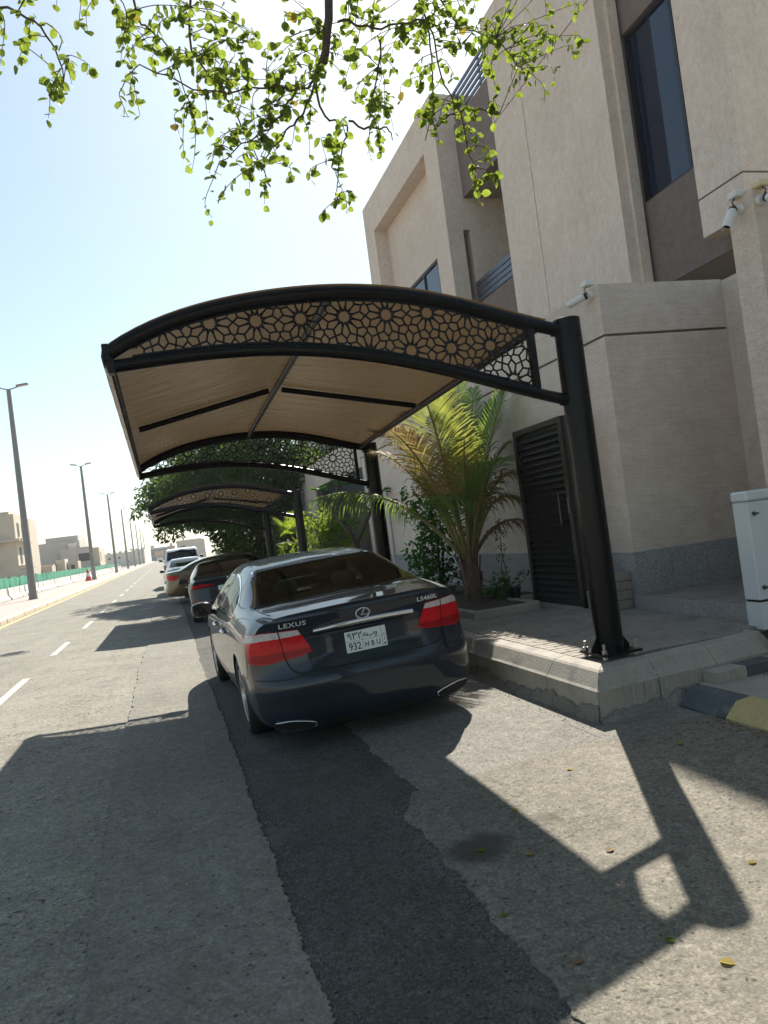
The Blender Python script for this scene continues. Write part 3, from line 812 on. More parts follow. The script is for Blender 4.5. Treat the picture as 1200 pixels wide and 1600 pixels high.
# far block with a recessed bay
vb('pier_panel', (8.50, 19.47, 0.1), (8.97, 20.45, 12.2), K['facade'])
vb('pier_panel', (8.50, 25.9, 0.1), (8.97, 27.0, 12.2), K['facade'])
vb('parapet_band', (8.50, 19.47, 12.2), (8.97, 27.0, 13.4), K['facade'])
vb('bay_wall', (8.972, 19.48, 9.56), (9.2, 26.99, 13.39), K['facade'])
vb('bay_wall', (8.972, 24.4, 0.1), (9.2, 26.99, 9.559), K['facade'])
vb('bay_wall', (8.972, 19.48, 0.1), (9.2, 24.399, 7.0), K['facade'])
vb('side_wall', (9.201, 19.475, 0.1), (16.0, 20.4, 13.38), K['facade'])
vb('side_wall', (9.201, 26.0, 0.1), (16.0, 26.98, 13.38), K['facade'])
vb('roof', (9.201, 20.401, 12.6), (15.9, 25.99, 12.8), K['facade'])
window('window', 20.40, 24.39, 7.01, 9.555, 9.0, (21.7, 23.0))

# ------------------------------------------------------------------ canopies
XU = [-0.181, 0.138, 0.564, 1.001, 1.453, 1.92, 2.398, 2.897, 3.035]; ZU = [2.976, 3.125, 3.245, 3.293, 3.308, 3.263, 3.149, 3.003, 2.966]
XL = [-0.169, 0.386, 0.953, 1.395, 1.854, 2.326, 2.82, 3.043]; ZL = [2.877, 2.926, 2.92, 2.871, 2.783, 2.64, 2.482, 2.42]
cu = np.polyfit(XU, ZU, 5); cl_ = np.polyfit(XL, ZL, 4)
zu = lambda x: float(np.polyval(cu, x)); zl = lambda x: float(np.polyval(cl_, x))

def star_segments():
    # twelve-fold rosettes on a triangular lattice
    segs = set(); P = 0.315; Rr = P / 2
    def pt(c, r, deg): return (round(c[0] + r * math.cos(R_(deg)), 5), round(c[1] + r * math.sin(R_(deg)), 5))
    def add(a, b): segs.add((min(a, b), max(a, b)))
    for j in range(-2, 4):
        for i in range(-2, 12):
            c = (i * P + (j % 2) * P / 2, 2.86 + j * P * 0.866)
            for k in range(12):
                a = 30 * k
                notch = pt(c, 0.25 * Rr, a); t1 = pt(c, 0.49 * Rr, a + 15); t0 = pt(c, 0.49 * Rr, a - 15)
                o1 = pt(c, 0.79 * Rr, a + 15); e0 = pt(c, Rr, a); e1 = pt(c, Rr, a + 30)
                add(notch, t1); add(notch, t0); add(t1, o1); add(o1, e0); add(o1, e1)
            # triangle gaps
            for a in (30, 90):
                g = pt(c, P / math.sqrt(3), a)
                for q in (0, 120, 240): add(g, pt(g, P / math.sqrt(3) - Rr * 0.93, a + 180 + q))
    return sorted(segs)
SEGS = star_segments()

def lattice(mb, zoff, y):
    def inside(p): return -0.02 < p[0] < 2.83 and zl(p[0]) + 0.045 < p[1] < zu(p[0]) - 0.05
    n = 0
    for a, b in SEGS:
        pts = [(a[0] + (b[0] - a[0]) * t / 4, a[1] + (b[1] - a[1]) * t / 4) for t in range(5)]
        ins = [inside(p) for p in pts]
        if not any(ins): continue
        i0 = ins.index(True); i1 = 4 - ins[::-1].index(True)
        i0 = max(0, i0 - 1) if i0 > 0 else 0
        i1 = min(4, i1 + 1) if i1 < 4 else 4
        p, q = pts[i0], pts[i1]
        if p == q: continue
        mb.bar((p[0], y + (0.0006 * (n % 3)), p[1] + zoff), (q[0], y + (0.0006 * (n % 3)), q[1] + zoff), 0.008, 0.0125, (0, 0, 1) if abs(q[0] - p[0]) > abs(q[1] - p[1]) else (1, 0, 0))
        n += 1

def canopy(label, yf, yb, zf, zb, base):
    c = empty('car_canopy', (3.18, yf, base), label, 'canopy', 'arched car canopies along the kerb')
    inv = Matrix.Translation(c.location).inverted()
    def add(name, mb, mat, smooth=False, parent=c):
        o = mb.build(name, mat, None, smooth); o.parent = parent
        if parent is c: o.matrix_parent_inverse = inv
        else: o.matrix_parent_inverse = inv
        return o
    for fi, (y, zo) in enumerate(((yf, zf), (yb, zb))):
        px = 3.185 if fi == 0 else 3.10
        top = 3.03 + zo
        p_ = add('post', MB().lathe([(0.0, top), (0.098, top), (0.105, top - 0.006), (0.105, base + 0.02)], 28, 'z', (px, y, 0)), K['blacksteel'], 40)
        bp = add('base_plate', MB().box((px - 0.17, y - 0.17, base + 0.035), (px + 0.17, y + 0.17, base + 0.052)), K['blacksteel'])
        for a in range(4):
            dx, dy = ((-1, -1), (1, -1), (1, 1), (-1, 1))[a]
            bm_ = MB().lathe([(0, 0.125), (0.011, 0.125), (0.011, 0.0)], 10, 'z', (px + dx * 0.135, y + dy * 0.135, base))
            bm_.lathe([(0, 0.078), (0.022, 0.078), (0.022, 0.054), (0, 0.054)], 6, 'z', (px + dx * 0.135, y + dy * 0.135, base))
            bm_.lathe([(0, 0.033), (0.022, 0.033), (0.022, 0.012), (0, 0.012)], 6, 'z', (px + dx * 0.135, y + dy * 0.135, base))
            add('anchor_bolt', bm_, K['zinc'])
            g = MB(); ux, uy = ((-1, 0), (0, -1), (1, 0), (0, 1))[a]
            q0 = (px + ux * 0.10, y + uy * 0.10); q1 = (px + ux * 0.165, y + uy * 0.165); tx, ty = -uy * 0.006, ux * 0.006
            g.add([(q0[0]+tx, q0[1]+ty, base+.052), (q1[0]+tx, q1[1]+ty, base+.052), (q1[0]+tx, q1[1]+ty, base+.075), (q0[0]+tx, q0[1]+ty, base+.17),
                   (q0[0]-tx, q0[1]-ty, base+.052), (q1[0]-tx, q1[1]-ty, base+.052), (q1[0]-tx, q1[1]-ty, base+.075), (q0[0]-tx, q0[1]-ty, base+.17)],
                  [(0,1,2,3),(7,6,5,4),(0,4,5,1),(1,5,6,2),(2,6,7,3),(3,7,4,0)])
            add('gusset', g, K['blacksteel'])
        xs = np.linspace(-0.19, 3.04, 34)
        ua = add('upper_arch', MB().tube([(x, y, zu(x) + zo) for x in xs] + [(px - 0.09, y, zu(3.04) - 0.012 + zo)], 0.05, 14), K['blacksteel'], 40)
        la = add('lower_arch', MB().tube([(x, y, zl(x) + zo) for x in np.linspace(-0.17, 3.05, 34)] + [(px - 0.09, y, zl(3.05) - 0.01 + zo)], 0.044, 14), K['blacksteel'], 40)
        add('upright', MB().bar((2.86, y, zl(2.86) + 0.03 + zo), (2.86, y, zu(2.86) - 0.03 + zo), 0.05, 0.05, (1, 0, 0)), K['blacksteel'])
        add('end_cap', MB().box((-0.235, y - 0.055, zu(-.19) - 0.065 + zo), (-0.185, y + 0.055, zu(-.19) + 0.05 + zo), 0.006), K['blacksteel'])
        add('end_cap', MB().box((-0.215, y - 0.05, zl(-.17) - 0.05 + zo), (-0.165, y + 0.05, zl(-.17) + 0.05 + zo), 0.006), K['blacksteel'])
        mbp = MB(); lattice(mbp, zo, y)
        for ff, d in ((zu, -0.056), (zl, 0.05)):
            xx = np.linspace(-0.05, 2.83, 30)
            for a, b in zip(xx[:-1], xx[1:]): mbp.bar((a, y, ff(a) + d + zo), (b, y, ff(b) + d + zo), 0.012, 0.014)
        add('lattice_panel', mbp, K['blacksteel'])
        add('weld_collar', MB().tube([(px - 0.125, y, zu(3.04) - 0.008 + zo), (px - 0.085, y, zu(3.04) - 0.012 + zo)], 0.06, 12), K['blacksteel'], 40)
        add('weld_collar', MB().tube([(px - 0.125, y, zl(3.04) - 0.006 + zo), (px - 0.085, y, zl(3.04) - 0.012 + zo)], 0.054, 12), K['blacksteel'], 40)
    zst = lambda x: float(np.interp(x, [-0.2, 1.33, 3.0], [zu(-0.2), zu(1.33) - 0.005, zu(3.0)]))       # straight rafters, so the cloth lies flat at mid bay
    zo = lambda y: zf + (zb - zf) * (y - yf) / (yb - yf)
    ym = (yf + yb) / 2
    # ridge and rails along the bay
    for x, r, d in ((1.33, 0.032, -0.02), (2.95, 0.036, 0.0), (-0.195, 0.026, -0.03)):
        add('purlin', MB().tube([(x, yf + 0.05, zu(x) + d + zo(yf)), (x, yb - 0.05, zu(x) + d + zo(yb))], r, 10), K['blacksteel'], 40)
    for x0, x1 in ((-0.10, 1.26), (1.40, 2.88)):
        add('rafter', MB().tube([(x, ym, zst(x) - 0.005 + zo(ym)) for x in (x0, x1)], 0.03, 10), K['blacksteel'], 40)
    # membrane, pulled over the frame and hooked down at the road side
    rows = []
    for i, y in enumerate(np.linspace(yf - 0.03, yb + 0.03, 25)):
        row = []
        t = (y - yf) / (yb - yf)
        w_ = max(0.0, math.sin(math.pi * min(1, max(0, t)))) ** 0.7; sag = -0.02 * (math.sin(2 * math.pi * t) ** 2)
        for x in np.linspace(3.0, -0.2, 34): row.append((x, y, zu(x) * (1 - w_) + zst(x) * w_ + 0.055 - 0.02 * w_ + zo(y) + sag * (1 - abs(x - 1.4) / 1.8)))
        zz = zu(-.2) + 0.055 + zo(y)
        row += [(-0.235, y, zz - 0.03), (-0.245, y, zz - 0.08), (-0.235, y, zz - 0.15 - 0.008 * math.sin(9 * y)), (-0.20, y, zz - 0.165)]
        rows.append(row)
    me = add('membrane', MB().grid(rows), K['fabric'], True)
    return c
canopy('nearest arched carport canopy with tan fabric above the grey sedan', 5.26, 11.0, 0.0, -0.14, 0.40)
canopy('second, farther arched carport canopy above the navy coupe', 18.3, 23.6, -0.24, -0.36, 0.40)

# ------------------------------------------------------------------ planter
pl = empty('planter', (3.9, 10.5, 0.4), 'low concrete edged planter bed around the palm', 'planter')
for nm, a, b in (('edging', (3.36, 8.40, 0.38), (4.22, 8.50, 0.49)), ('edging', (3.36, 8.502, 0.38), (3.45, 12.4, 0.49)), ('edging', (4.20, 8.502, 0.38), (4.28, 9.3, 0.49)), ('edging', (3.452, 12.4, 0.38), (4.77, 12.5, 0.49)), ('edging', (4.282, 9.2, 0.38), (4.77, 9.298, 0.49))):
    wbox(nm, a, b, K['kerb'], pl, 0.012)
mb = MB(); rows = []
for i in range(30):
    y = 8.5 + i * 3.9 / 29; rows.append([(x, y, 0.455 + rnd.uniform(-0.012, 0.02)) for x in np.linspace(3.45, 4.2 if y < 9.25 else 4.77, 12)])
o = mb.grid(rows).build('soil', K['soil'], None, True); o.parent = pl; o.matrix_parent_inverse = Matrix.Translation(pl.location).inverted()

# ------------------------------------------------------------------ cabinet
cab = empty('electric_cabinet', (4.5, 5.3, 0.4), 'white electrical cabinet with two latches at the right edge', 'cabinet')
wbox('plinth', (4.60, 5.235, 0.36), (5.27, 5.40, 0.60), K['white_cab'], cab)
wbox('door', (4.595, 5.225, 0.62), (5.275, 5.40, 1.43), K['white_cab'], cab, 0.006)
wbox('cap', (4.585, 5.215, 1.435), (5.285, 5.405, 1.52), K['white_cab'], cab, 0.015)
wbox('gap', (4.61, 5.24, 0.60), (5.26, 5.39, 0.62), K['seam'], cab)
for z in (1.33, 0.72):
    lt = MB().lathe([(0, 0.0), (0.016, 0.0), (0.018, 0.012), (0.010, 0.03), (0, 0.032)], 14, 'y'); lt.v = [(x + 4.645, 5.225 - y_, z_ + z) for x, y_, z_ in lt.v]
    lt.bar((4.625, 5.20, z), (4.675, 5.20, z), 0.012, 0.014)
    o = lt.build('latch', K['iron'], None, 40); o.parent = cab; o.matrix_parent_inverse = Matrix.Translation(cab.location).inverted()

# ------------------------------------------------------------------ security cameras
def cctv(label, loc, aim, wallside, boxmat, scale=1.0):
    c = empty('security_camera', loc, label, 'camera')
    aim = Vector(aim).normalized()
    q = aim.to_track_quat('Y', 'Z').to_matrix().to_4x4()
    s2 = scale
    def ad(nm, mb, m, sm=False, mt=None):
        o = mb.build(nm, m, c, sm)
        if mt is not None: o.matrix_local = mt
        return o
    out = Vector(wallside).normalized()
    ad('mount', MB().lathe([(0, 0.03), (0.03, 0.03), (0.05, 0.012), (0.05, 0.0)], 18), K['white_plastic'], 40, out.to_track_quat('Z', 'Y').to_matrix().to_4x4())
    j = out * 0.09 + Vector((0, 0, -0.01))
    ad('arm', MB().tube([out * 0.02, out * 0.06, j], 0.014, 8), K['white_plastic'], 40)
    T = Matrix.Translation(j) @ q
    ad('body', MB().lathe([(0, 0.0), (0.034, 0.0), (0.036, 0.01), (0.036, 0.17), (0.0, 0.17)], 18, 'y'), K['white_plastic'], 40, T)
    hood = MB(); rows = []
    for a in np.linspace(-20, 200, 14): rows.append([(0.042 * math.cos(R_(a)), 0.02, 0.042 * math.sin(R_(a))), (0.042 * math.cos(R_(a)), 0.21, 0.042 * math.sin(R_(a)))])
    ad('sun_hood', hood.grid(rows), K['white_plastic'], True, T)
    ad('lens_face', MB().lathe([(0, 0.176), (0.031, 0.176), (0.033, 0.171)], 18, 'y'), K['black_plastic'], False, T)
    ad('rear_cap', MB().lathe([(0, -0.03), (0.03, -0.03), (0.037, -0.02), (0.037, 0.0)], 18, 'y'), K['black_plastic'], 40, T)
    bx = MB().box((-0.055, -0.055, -0.03), (0.055, 0.055, 0.03), 0.01)
    ad('junction_box', bx, boxmat, False, Matrix.Translation(Vector((0.0, 0.0, 0.13)) + out * 0.03))
    ad('cable', MB().tube([Vector((0, 0, .10)) + out * 0.05, Vector((0, 0, .06)) + out * 0.085, Vector((0, 0, .03)) + out * 0.06, out * 0.03], 0.006, 6), K['black_plastic'], True)
    return c
cctv('white bullet camera on the wall corner above the canopy post', (4.8, 7.34, 3.84), (-0.65, 0.55, -0.28), (-1, 0, 0), K['white_plastic'])
cctv('white bullet camera with black lens on the near pillar', (5.3, 5.60, 4.03), (-0.5, -0.1, -0.75), (-1, 0, 0), K['white_plastic'], 1.0)
cctv('black faced camera under a cream box on the pillar side', (5.365, 5.44, 4.04), (0.1, -0.8, -0.35), (0, -1, 0), K['cream_plastic'])
# ------------------------------------------------------------------ cars
def catmull(P, n=5):
    P = np.asarray(P, float); out = []
    Q = np.vstack([2*P[0] - P[1], P, 2*P[-1] - P[-2]])
    for i in range(1, len(Q) - 2):
        p0, p1, p2, p3 = Q[i-1], Q[i], Q[i+1], Q[i+2]
        for k in range(n):
            t = k / n
            c = 0.5 * ((2*p1) + (p2 - p0)*t + (2*p0 - 5*p1 + 4*p2 - p3)*t*t + (3*p1 - p0 - 3*p2 + p3)*t**3)
            out.append(c)
    out.append(P[-1])
    return np.array(out)

def car_body(keys, L, rearp, frontp, plan_r=(0.30, 6), plan_f=(0.45, 3.5), recess=None):
    keys = np.array(keys, float); ky = keys[:, 0]
    stations = np.unique(np.concatenate([np.linspace(0, 0.4, 9), np.linspace(0.4, 2.2, 31), np.linspace(2.2, L - 0.6, 26), np.linspace(L - 0.6, L, 12)]))
    def offs(x, z, W, prof, plan):
        return np.interp(z, [p[0] for p in prof], [p[1] for p in prof]) + plan[0] * (np.abs(x) / W) ** plan[1]
    W = keys[:, 4].max()
    def rec(x, z):
        if not recess: return 0.0
        xw, z0, z1, d = recess
        s1 = np.clip((xw - np.abs(x)) / 0.05, 0, 1); s2 = np.clip((z - z0) / 0.05, 0, 1); s3 = np.clip((z1 - z) / 0.02, 0, 1)
        sm = lambda t: t*t*(3 - 2*t)
        return d * sm(s1) * sm(s2) * sm(s3)
    secs = []
    for s in stations:
        q = [float(pchip(ky, keys[:, c], s)) for c in range(1, keys.shape[1])]
        z0, ws, zm, wm, zs, wsh, zg, wg, zr, wr, zc = q
        pts = [(0, z0 - 0.015), (ws*0.75, z0), (ws, z0 + 0.05), (wm - 0.015, z0 + 0.17), (wm, zm), (wm*0.5 + wsh*0.5 + 0.018, zm*0.35 + zs*0.65), (wsh, zs), (wg, zg), (wr, zr), (wr*0.62, zr*0.3 + zc*0.7), (0, zc)]
        c = catmull(pts, 6)
        x = np.maximum(c[:, 0], 0); z = c[:, 1]
        fr = max(0.0, 1 - s / 0.55) ** 1.5; ff = max(0.0, 1 - (L - s) / 0.8) ** 1.5
        y = s + fr * offs(x, z, W, rearp, plan_r) - ff * offs(x, z, W, frontp, plan_f)
        secs.append(np.stack([x, y, z], 1))
    mb = MB(); n = len(secs[0]); m = len(secs)
    # ring: right side bottom centre -> top centre, then left side back down
    ring = []
    for sct in secs:
        r = [tuple(p) for p in sct] + [(-p[0], p[1], p[2]) for p in sct[::-1][1:-1]]
        ring.append(r)
    N = len(ring[0])
    mb.v = [p for r in ring for p in r]
    for i in range(m - 1):
        for k in range(N): mb.f.append((i*N + k, i*N + (k+1) % N, (i+1)*N + (k+1) % N, (i+1)*N + k))
    Kc = 28
    for end, (pr, plan, sg) in ((0, (rearp, plan_r, 1)), (m - 1, (frontp, plan_f, -1))):
        base = end * N
        rowsidx = []
        for j in range(1, n - 1):
            R0 = base + j; L0_ = base + N - j
            xr, z = secs[end][j, 0], secs[end][j, 2]
            row = [R0]
            for k in range(1, Kc):
                x = xr * (1 - 2 * k / Kc)
                s = 0 if end == 0 else L
                y = s + sg * offs(x, z, W, pr, plan) + (rec(x, z) if end == 0 else 0)
                mb.v.append((x, y, z)); row.append(len(mb.v) - 1)
            row.append(L0_); rowsidx.append(row)
        for a, b in zip(rowsidx[:-1], rowsidx[1:]):
            for k in range(Kc): mb.f.append((a[k], a[k+1], b[k+1], b[k]) if end == 0 else (b[k], b[k+1], a[k+1], a[k]))
        for row, c in ((rowsidx[0], base), (rowsidx[-1], base + n - 1)):
            for k in range(Kc): mb.f.append((c, row[k], row[k+1]))
    return mb

class Skin:
    def __init__(s, me):
        bm = bmesh.new(); bm.from_mesh(me); s.t = BVHTree.FromBMesh(bm); bm.free()
    def hit(s, o, d, off):
        h, nr, i, dist = s.t.ray_cast(Vector(o), Vector(d))
        if h is None: return None
        d = Vector(d)
        up = Vector((0, -0.45, 0.9)) if d.z < -0.5 else -d
        return h + up * off
    def at(s, kind, a, b, off):
        if kind == 'rear': return s.hit((a, -3, b), (0, 1, 0), off)
        if kind == 'left': return s.hit((-3, a, b), (1, 0, 0), off)
        if kind == 'right': return s.hit((3, a, b), (-1, 0, 0), off)
        if kind == 'top': return s.hit((a, b, 5), (0, 0, -1), off)
    def patch(s, kind, top, bot, nu=16, nv=8, off=0.003, fit=False):
        def along(pl, t):
            pl = np.asarray(pl, float)
            d = np.concatenate([[0], np.cumsum(np.linalg.norm(np.diff(pl, axis=0), axis=1))]); d /= d[-1]
            return np.array([np.interp(t, d, pl[:, 0]), np.interp(t, d, pl[:, 1])])
        rows = []
        for i in range(nv + 1):
            v = i / nv; row = []
            for k in range(nu + 1):
                p = along(top, k / nu) * (1 - v) + along(bot, k / nu) * v
                h = s.at(kind, p[0], p[1], off)
                if h is None: h = row[-1] if row else Vector((p[0], 0, p[1]))
                row.append(tuple(h))
            rows.append(row)
        if kind == 'top' and fit:      # glazing is one clean curve: fit it over the sampled skin
            A = np.array([p for r in rows for p in r]); x, y, z = A.T
            B = lambda x, y: np.stack([x*0+1, x*x, x**4, y, y*y, y**3, x*x*y], 1)
            co = np.linalg.lstsq(B(x, y), z, rcond=None)[0]; zf = B(x, y) @ co; zf += max(0, np.percentile(z - zf, 97)); k = 0
            rows = [[(rows[i][j][0], rows[i][j][1], zf[i * (nu + 1) + j]) for j in range(nu + 1)] for i in range(nv + 1)]
        return MB().grid(rows)
    def strip(s, kind, pts, wd, off=0.003, n=24):
        pts = catmull(pts, n // max(1, len(pts) - 1) + 1) if len(pts) > 2 else np.array([np.array(pts[0]) + (np.array(pts[1]) - np.array(pts[0])) * t / n for t in range(n + 1)])
        rows = []
        for i in range(len(pts)):
            t = pts[min(i+1, len(pts)-1)] - pts[max(i-1, 0)]; t = t / (np.linalg.norm(t) + 1e-9); nn = np.array([-t[1], t[0]])
            row = []
            for sgn in (-1, 1):
                q = pts[i] + nn * wd / 2 * sgn; h = s.at(kind, q[0], q[1], off)
                if h is None: break
                row.append(tuple(h))
            if len(row) == 2: rows.append(row)
        return MB().grid(rows) if len(rows) > 1 else MB()

def wheel_meshes(r=0.34, wd=0.235, rim=0.235, spokes=10):
    h = wd / 2
    ty = MB().lathe([(rim, -h*0.8), (rim + 0.02, -h), (r - 0.03, -h), (r - 0.006, -h*0.82), (r, -h*0.5), (r, h*0.5), (r - 0.006, h*0.82), (r - 0.03, h), (rim + 0.02, h), (rim, h*0.8)], 40, 'x').mesh('tyre', K['rubber'], 40)
    rm = MB().lathe([(rim + 0.004, -h*0.92), (rim - 0.012, -h*0.88), (rim - 0.02, -h*0.5), (rim - 0.025, h*0.6)], 40, 'x')
    rm.lathe([(0, -h*0.72), (0.05, -h*0.74), (0.06, -h*0.6), (0.06, -h*0.2)], 20, 'x')
    for k in range(spokes):
        a = 2 * math.pi * k / spokes
        d = Vector((0, math.cos(a), math.sin(a)))
        rm.bar(Vector((-h*0.62, 0, 0)) + d * 0.045, Vector((-h*0.74, 0, 0)) + d * (rim - 0.012), 0.034, 0.03, (1, 0, 0))
    rim_me = rm.mesh('rim', K['alloy'], 40)
    dk = MB().lathe([(0, h*0.1), (rim - 0.02, h*0.1), (rim - 0.02, h*0.15), (0, h*0.15)], 30, 'x').mesh('brake_disc', K['iron'])
    return ty, rim_me, dk

def text_mesh(body, size, name, mat, extrude=0.003, bold=0.0, spacing=1.0):
    cu_ = bpy.data.curves.new(name, 'FONT')
    cu_.body = body; cu_.size = size; cu_.extrude = extrude; cu_.offset = bold; cu_.space_character = spacing
    cu_.align_x = 'CENTER'; cu_.align_y = 'CENTER'; cu_.resolution_u = 3
    tmp = bpy.data.objects.new('tmp', cu_); COL.objects.link(tmp)
    dg = bpy.context.evaluated_depsgraph_get()
    me = bpy.data.meshes.new_from_object(tmp.evaluated_get(dg))
    bpy.data.objects.remove(tmp); bpy.data.curves.remove(cu_)
    me.name = name; me.materials.clear(); me.materials.append(mat)
    return me

def rear_text(skin, body, size, x, z, mat, name, parent, slant=0.0, stretch=1.0, bold=0.0, spacing=1.0):
    me = text_mesh(body, size, name, mat, 0.002, bold, spacing)
    for v in me.vertices:
        px = x + v.co.x * stretch; pz = z + v.co.y
        h = skin.at('rear', px, pz, 0.004 + max(0, v.co.z) * 1.5)
        v.co = h if h is not None else Vector((px, 0, pz))
    return inst(name, me, parent)

def bool_arches(me, centres, r, W, extra=()):
    o = bpy.data.objects.new('tmpbody', me); COL.objects.link(o)
    cuts = []
    for (y, z) in centres:
        for sx in (-1, 1):
            cm = MB().lathe([(0, 0), (r, 0), (r, 0.42), (0, 0.42)], 44, 'x').mesh('cut', None)
            c = bpy.data.objects.new('cut', cm); COL.objects.link(c)
            c.location = (sx * (W + 0.08) - (0.42 if sx > 0 else 0), y, z); cuts.append(c)
            md = o.modifiers.new('b', 'BOOLEAN'); md.operation = 'DIFFERENCE'; md.solver = 'EXACT'; md.object = c
    for mbx in extra:
        cm = mbx.mesh('cut', None); cm.materials.append(me.materials[0]); cm.materials.append(K['cabin']); cm.polygons.foreach_set('material_index', [1] * len(cm.polygons))
        c = bpy.data.objects.new('cut', cm); COL.objects.link(c); cuts.append(c)
        md = o.modifiers.new('b', 'BOOLEAN'); md.operation = 'DIFFERENCE'; md.solver = 'EXACT'; md.object = c
    if extra: me.materials.append(K['cabin'])
    dg = bpy.context.evaluated_depsgraph_get()
    res = bpy.data.meshes.new_from_object(o.evaluated_get(dg))
    for c in cuts: bpy.data.objects.remove(c)
    bpy.data.objects.remove(o)
    return res

def superell(sx, sy, sz, p=2.6, nu=20, nv=12):
    mb = MB(); rows = []
    f = lambda t: math.copysign(abs(t) ** (2 / p), t)
    for i in range(nv + 1):
        a = -math.pi/2 + math.pi * i / nv; row = []
        for k in range(nu + 1):
            b = 2 * math.pi * k / nu
            row.append((sx * f(math.cos(a)) * f(math.cos(b)), sy * f(math.cos(a)) * f(math.sin(b)), sz * f(math.sin(a))))
        rows.append(row)
    return mb.grid(rows)

def make_car(name, label, paint, keys, L, rearp, frontp, axles, wheel, loc, heading, roll=0.0, recess=None, plan_r=(0.30, 6), arch=0.375, spec=None, cutters=()):
    root = empty(name, loc, label, 'pickup truck' if 'pickup' in name else 'car')
    root.rotation_euler = (0, R_(roll), R_(heading))
    W = max(k[4] for k in keys)
    me = car_body(keys, L, rearp, frontp, plan_r, recess=recess).mesh('body', paint, False)
    r = wheel['r']
    solid = Skin(me)
    me = bool_arches(me, [(a, r) for a in axles], arch, W, cutters)
    me.name = 'body'
    if not me.materials: me.materials.append(paint)
    me.shade_smooth(); me.set_sharp_from_angle(angle=R_(38))
    body = inst('body', me, root)
    sk = solid if cutters else Skin(me)
    ty, rm, dk = wheel_meshes(r, wheel.get('w', 0.235), wheel.get('rim', 0.235), wheel.get('spokes', 10))
    for y in axles:
        for sx in (-1, 1):
            wr = inst('wheel', ty, root, (sx * (W - 0.13), y, r), (0, 0, 0 if sx < 0 else math.pi))
            inst('rim', rm, wr); inst('brake_disc', dk, wr)
            MB().lathe([(arch - 0.004, -0.30), (arch - 0.004, 0.0)], 36, 'x', (sx * (W - 0.06) if sx < 0 else W + 0.24, y, r)).build('arch_liner', K['black_plastic'], root) if False else None
    spec(root, sk, body)
    return root

def mirror(root, sk, x, y, z, paint, s_=1.0):
    for sx in (-1, 1):
        mb = superell(0.105 * s_, 0.075 * s_, 0.075 * s_, 2.8); mb.v = [(sx * (x + 0.1) + a, y + b, z + c) for a, b, c in mb.v]
        m = mb.build('wing_mirror', paint, root, True)
        mb = MB(); mb.grid([[(sx * (x + 0.1) + u * 0.085 * s_, y - 0.077 * s_, z + v * 0.055 * s_) for u in (-1, 0, 1)] for v in (-1, 0, 1)]); mb.build('mirror_glass', K['carglass'], m)
        MB().tube([(sx * (x - 0.06), y + 0.02, z - 0.05), (sx * (x + 0.05), y, z - 0.04)], 0.025 * s_, 8).build('stalk', K['black_plastic'], m)

def door_lines(root, sk, pts_list, wd=0.006):
    for kind in ('left', 'right'):
        for pts in pts_list:
            st = sk.strip(kind, pts, wd, 0.0012)
            if st.f: st.build('door_gap', K['seam'], root)

def door_handles(root, sk, spots):
    for kind, sx in (('left', -1), ('right', 1)):
        for (y, z) in spots:
            h = sk.at(kind, y, z, 0.022)
            h2 = sk.at(kind, y + 0.2, z + 0.01, 0.022)
            if h is None or h2 is None: continue
            h1 = (h + h2) / 2 + Vector((sx * 0.012, 0, 0))
            MB().tube([h - Vector((sx * .02, 0, 0)), h, h1, h2, h2 - Vector((sx * .02, 0, 0))], [0.012, 0.014, 0.015, 0.014, 0.012], 8).build('door_handle', K['chrome'], root, True)

# --- the grey sedan in the foreground
LX = [  # y, z0, ws, zm, wm, zs, wsh, zg, wg, zr, wr, zc
 (0.00, .165,.80, .60,.905, .945,.845, 1.02,.785, 1.058,.64, 1.072),
 (0.30, .165,.84, .60,.928, .975,.868, 1.05,.790, 1.080,.63, 1.092),
 (0.66, .185,.86, .62,.936, .985,.882, 1.075,.797, 1.103,.62, 1.113),
 (1.00, .195,.865,.63,.9375,.995,.892, 1.10,.800, 1.195,.645,1.215),
 (1.40, .195,.865,.63,.9375,1.0,.895, 1.14,.795, 1.315,.635,1.345),
 (1.80, .195,.865,.63,.9375,1.0,.895, 1.18,.785, 1.385,.61, 1.425),
 (2.30, .195,.865,.63,.9375,.995,.893,1.20,.778, 1.42,.60, 1.465),
 (2.80, .195,.865,.63,.9375,.985,.890,1.20,.778, 1.425,.59,1.475),
 (3.25, .195,.865,.63,.9375,.975,.885,1.18,.785, 1.38,.585,1.44),
 (3.65, .195,.865,.63,.935,.965,.88, 1.10,.80, 1.23,.60, 1.29),
 (4.05, .20,.86, .62,.932,.94,.875, 1.02,.80, 1.06,.62, 1.085),
 (4.55, .21,.85, .60,.925,.86,.86, .93,.77, .965,.58, .985),
 (4.95, .22,.80, .56,.88,.74,.80, .80,.70, .83,.52, .85),
 (5.15, .23,.74, .54,.80,.66,.72, .71,.62, .735,.46, .75)]
RP = [(0.10, .13), (.18, .06), (.30, .015), (.50, 0), (.585, .008), (.60, .03), (.70, .058), (.86, .068), (.96, .060), (1.03, .040), (1.055, .046), (1.09, .10)]
FP = [(0.2, .12), (.35, .02), (.5, 0), (.65, .05), (.8, .16)]
SIDEWIN = [([(1.46, 1.12), (1.59, 1.19), (1.72, 1.235)], [(1.44, 1.05), (1.72, 1.045)]), ([(1.80, 1.255), (2.1, 1.32), (2.41, 1.345)], [(1.80, 1.045), (2.41, 1.04)]), ([(2.53, 1.35), (2.95, 1.325), (3.36, 1.195)], [(2.53, 1.04), (3.62, 1.02)])]
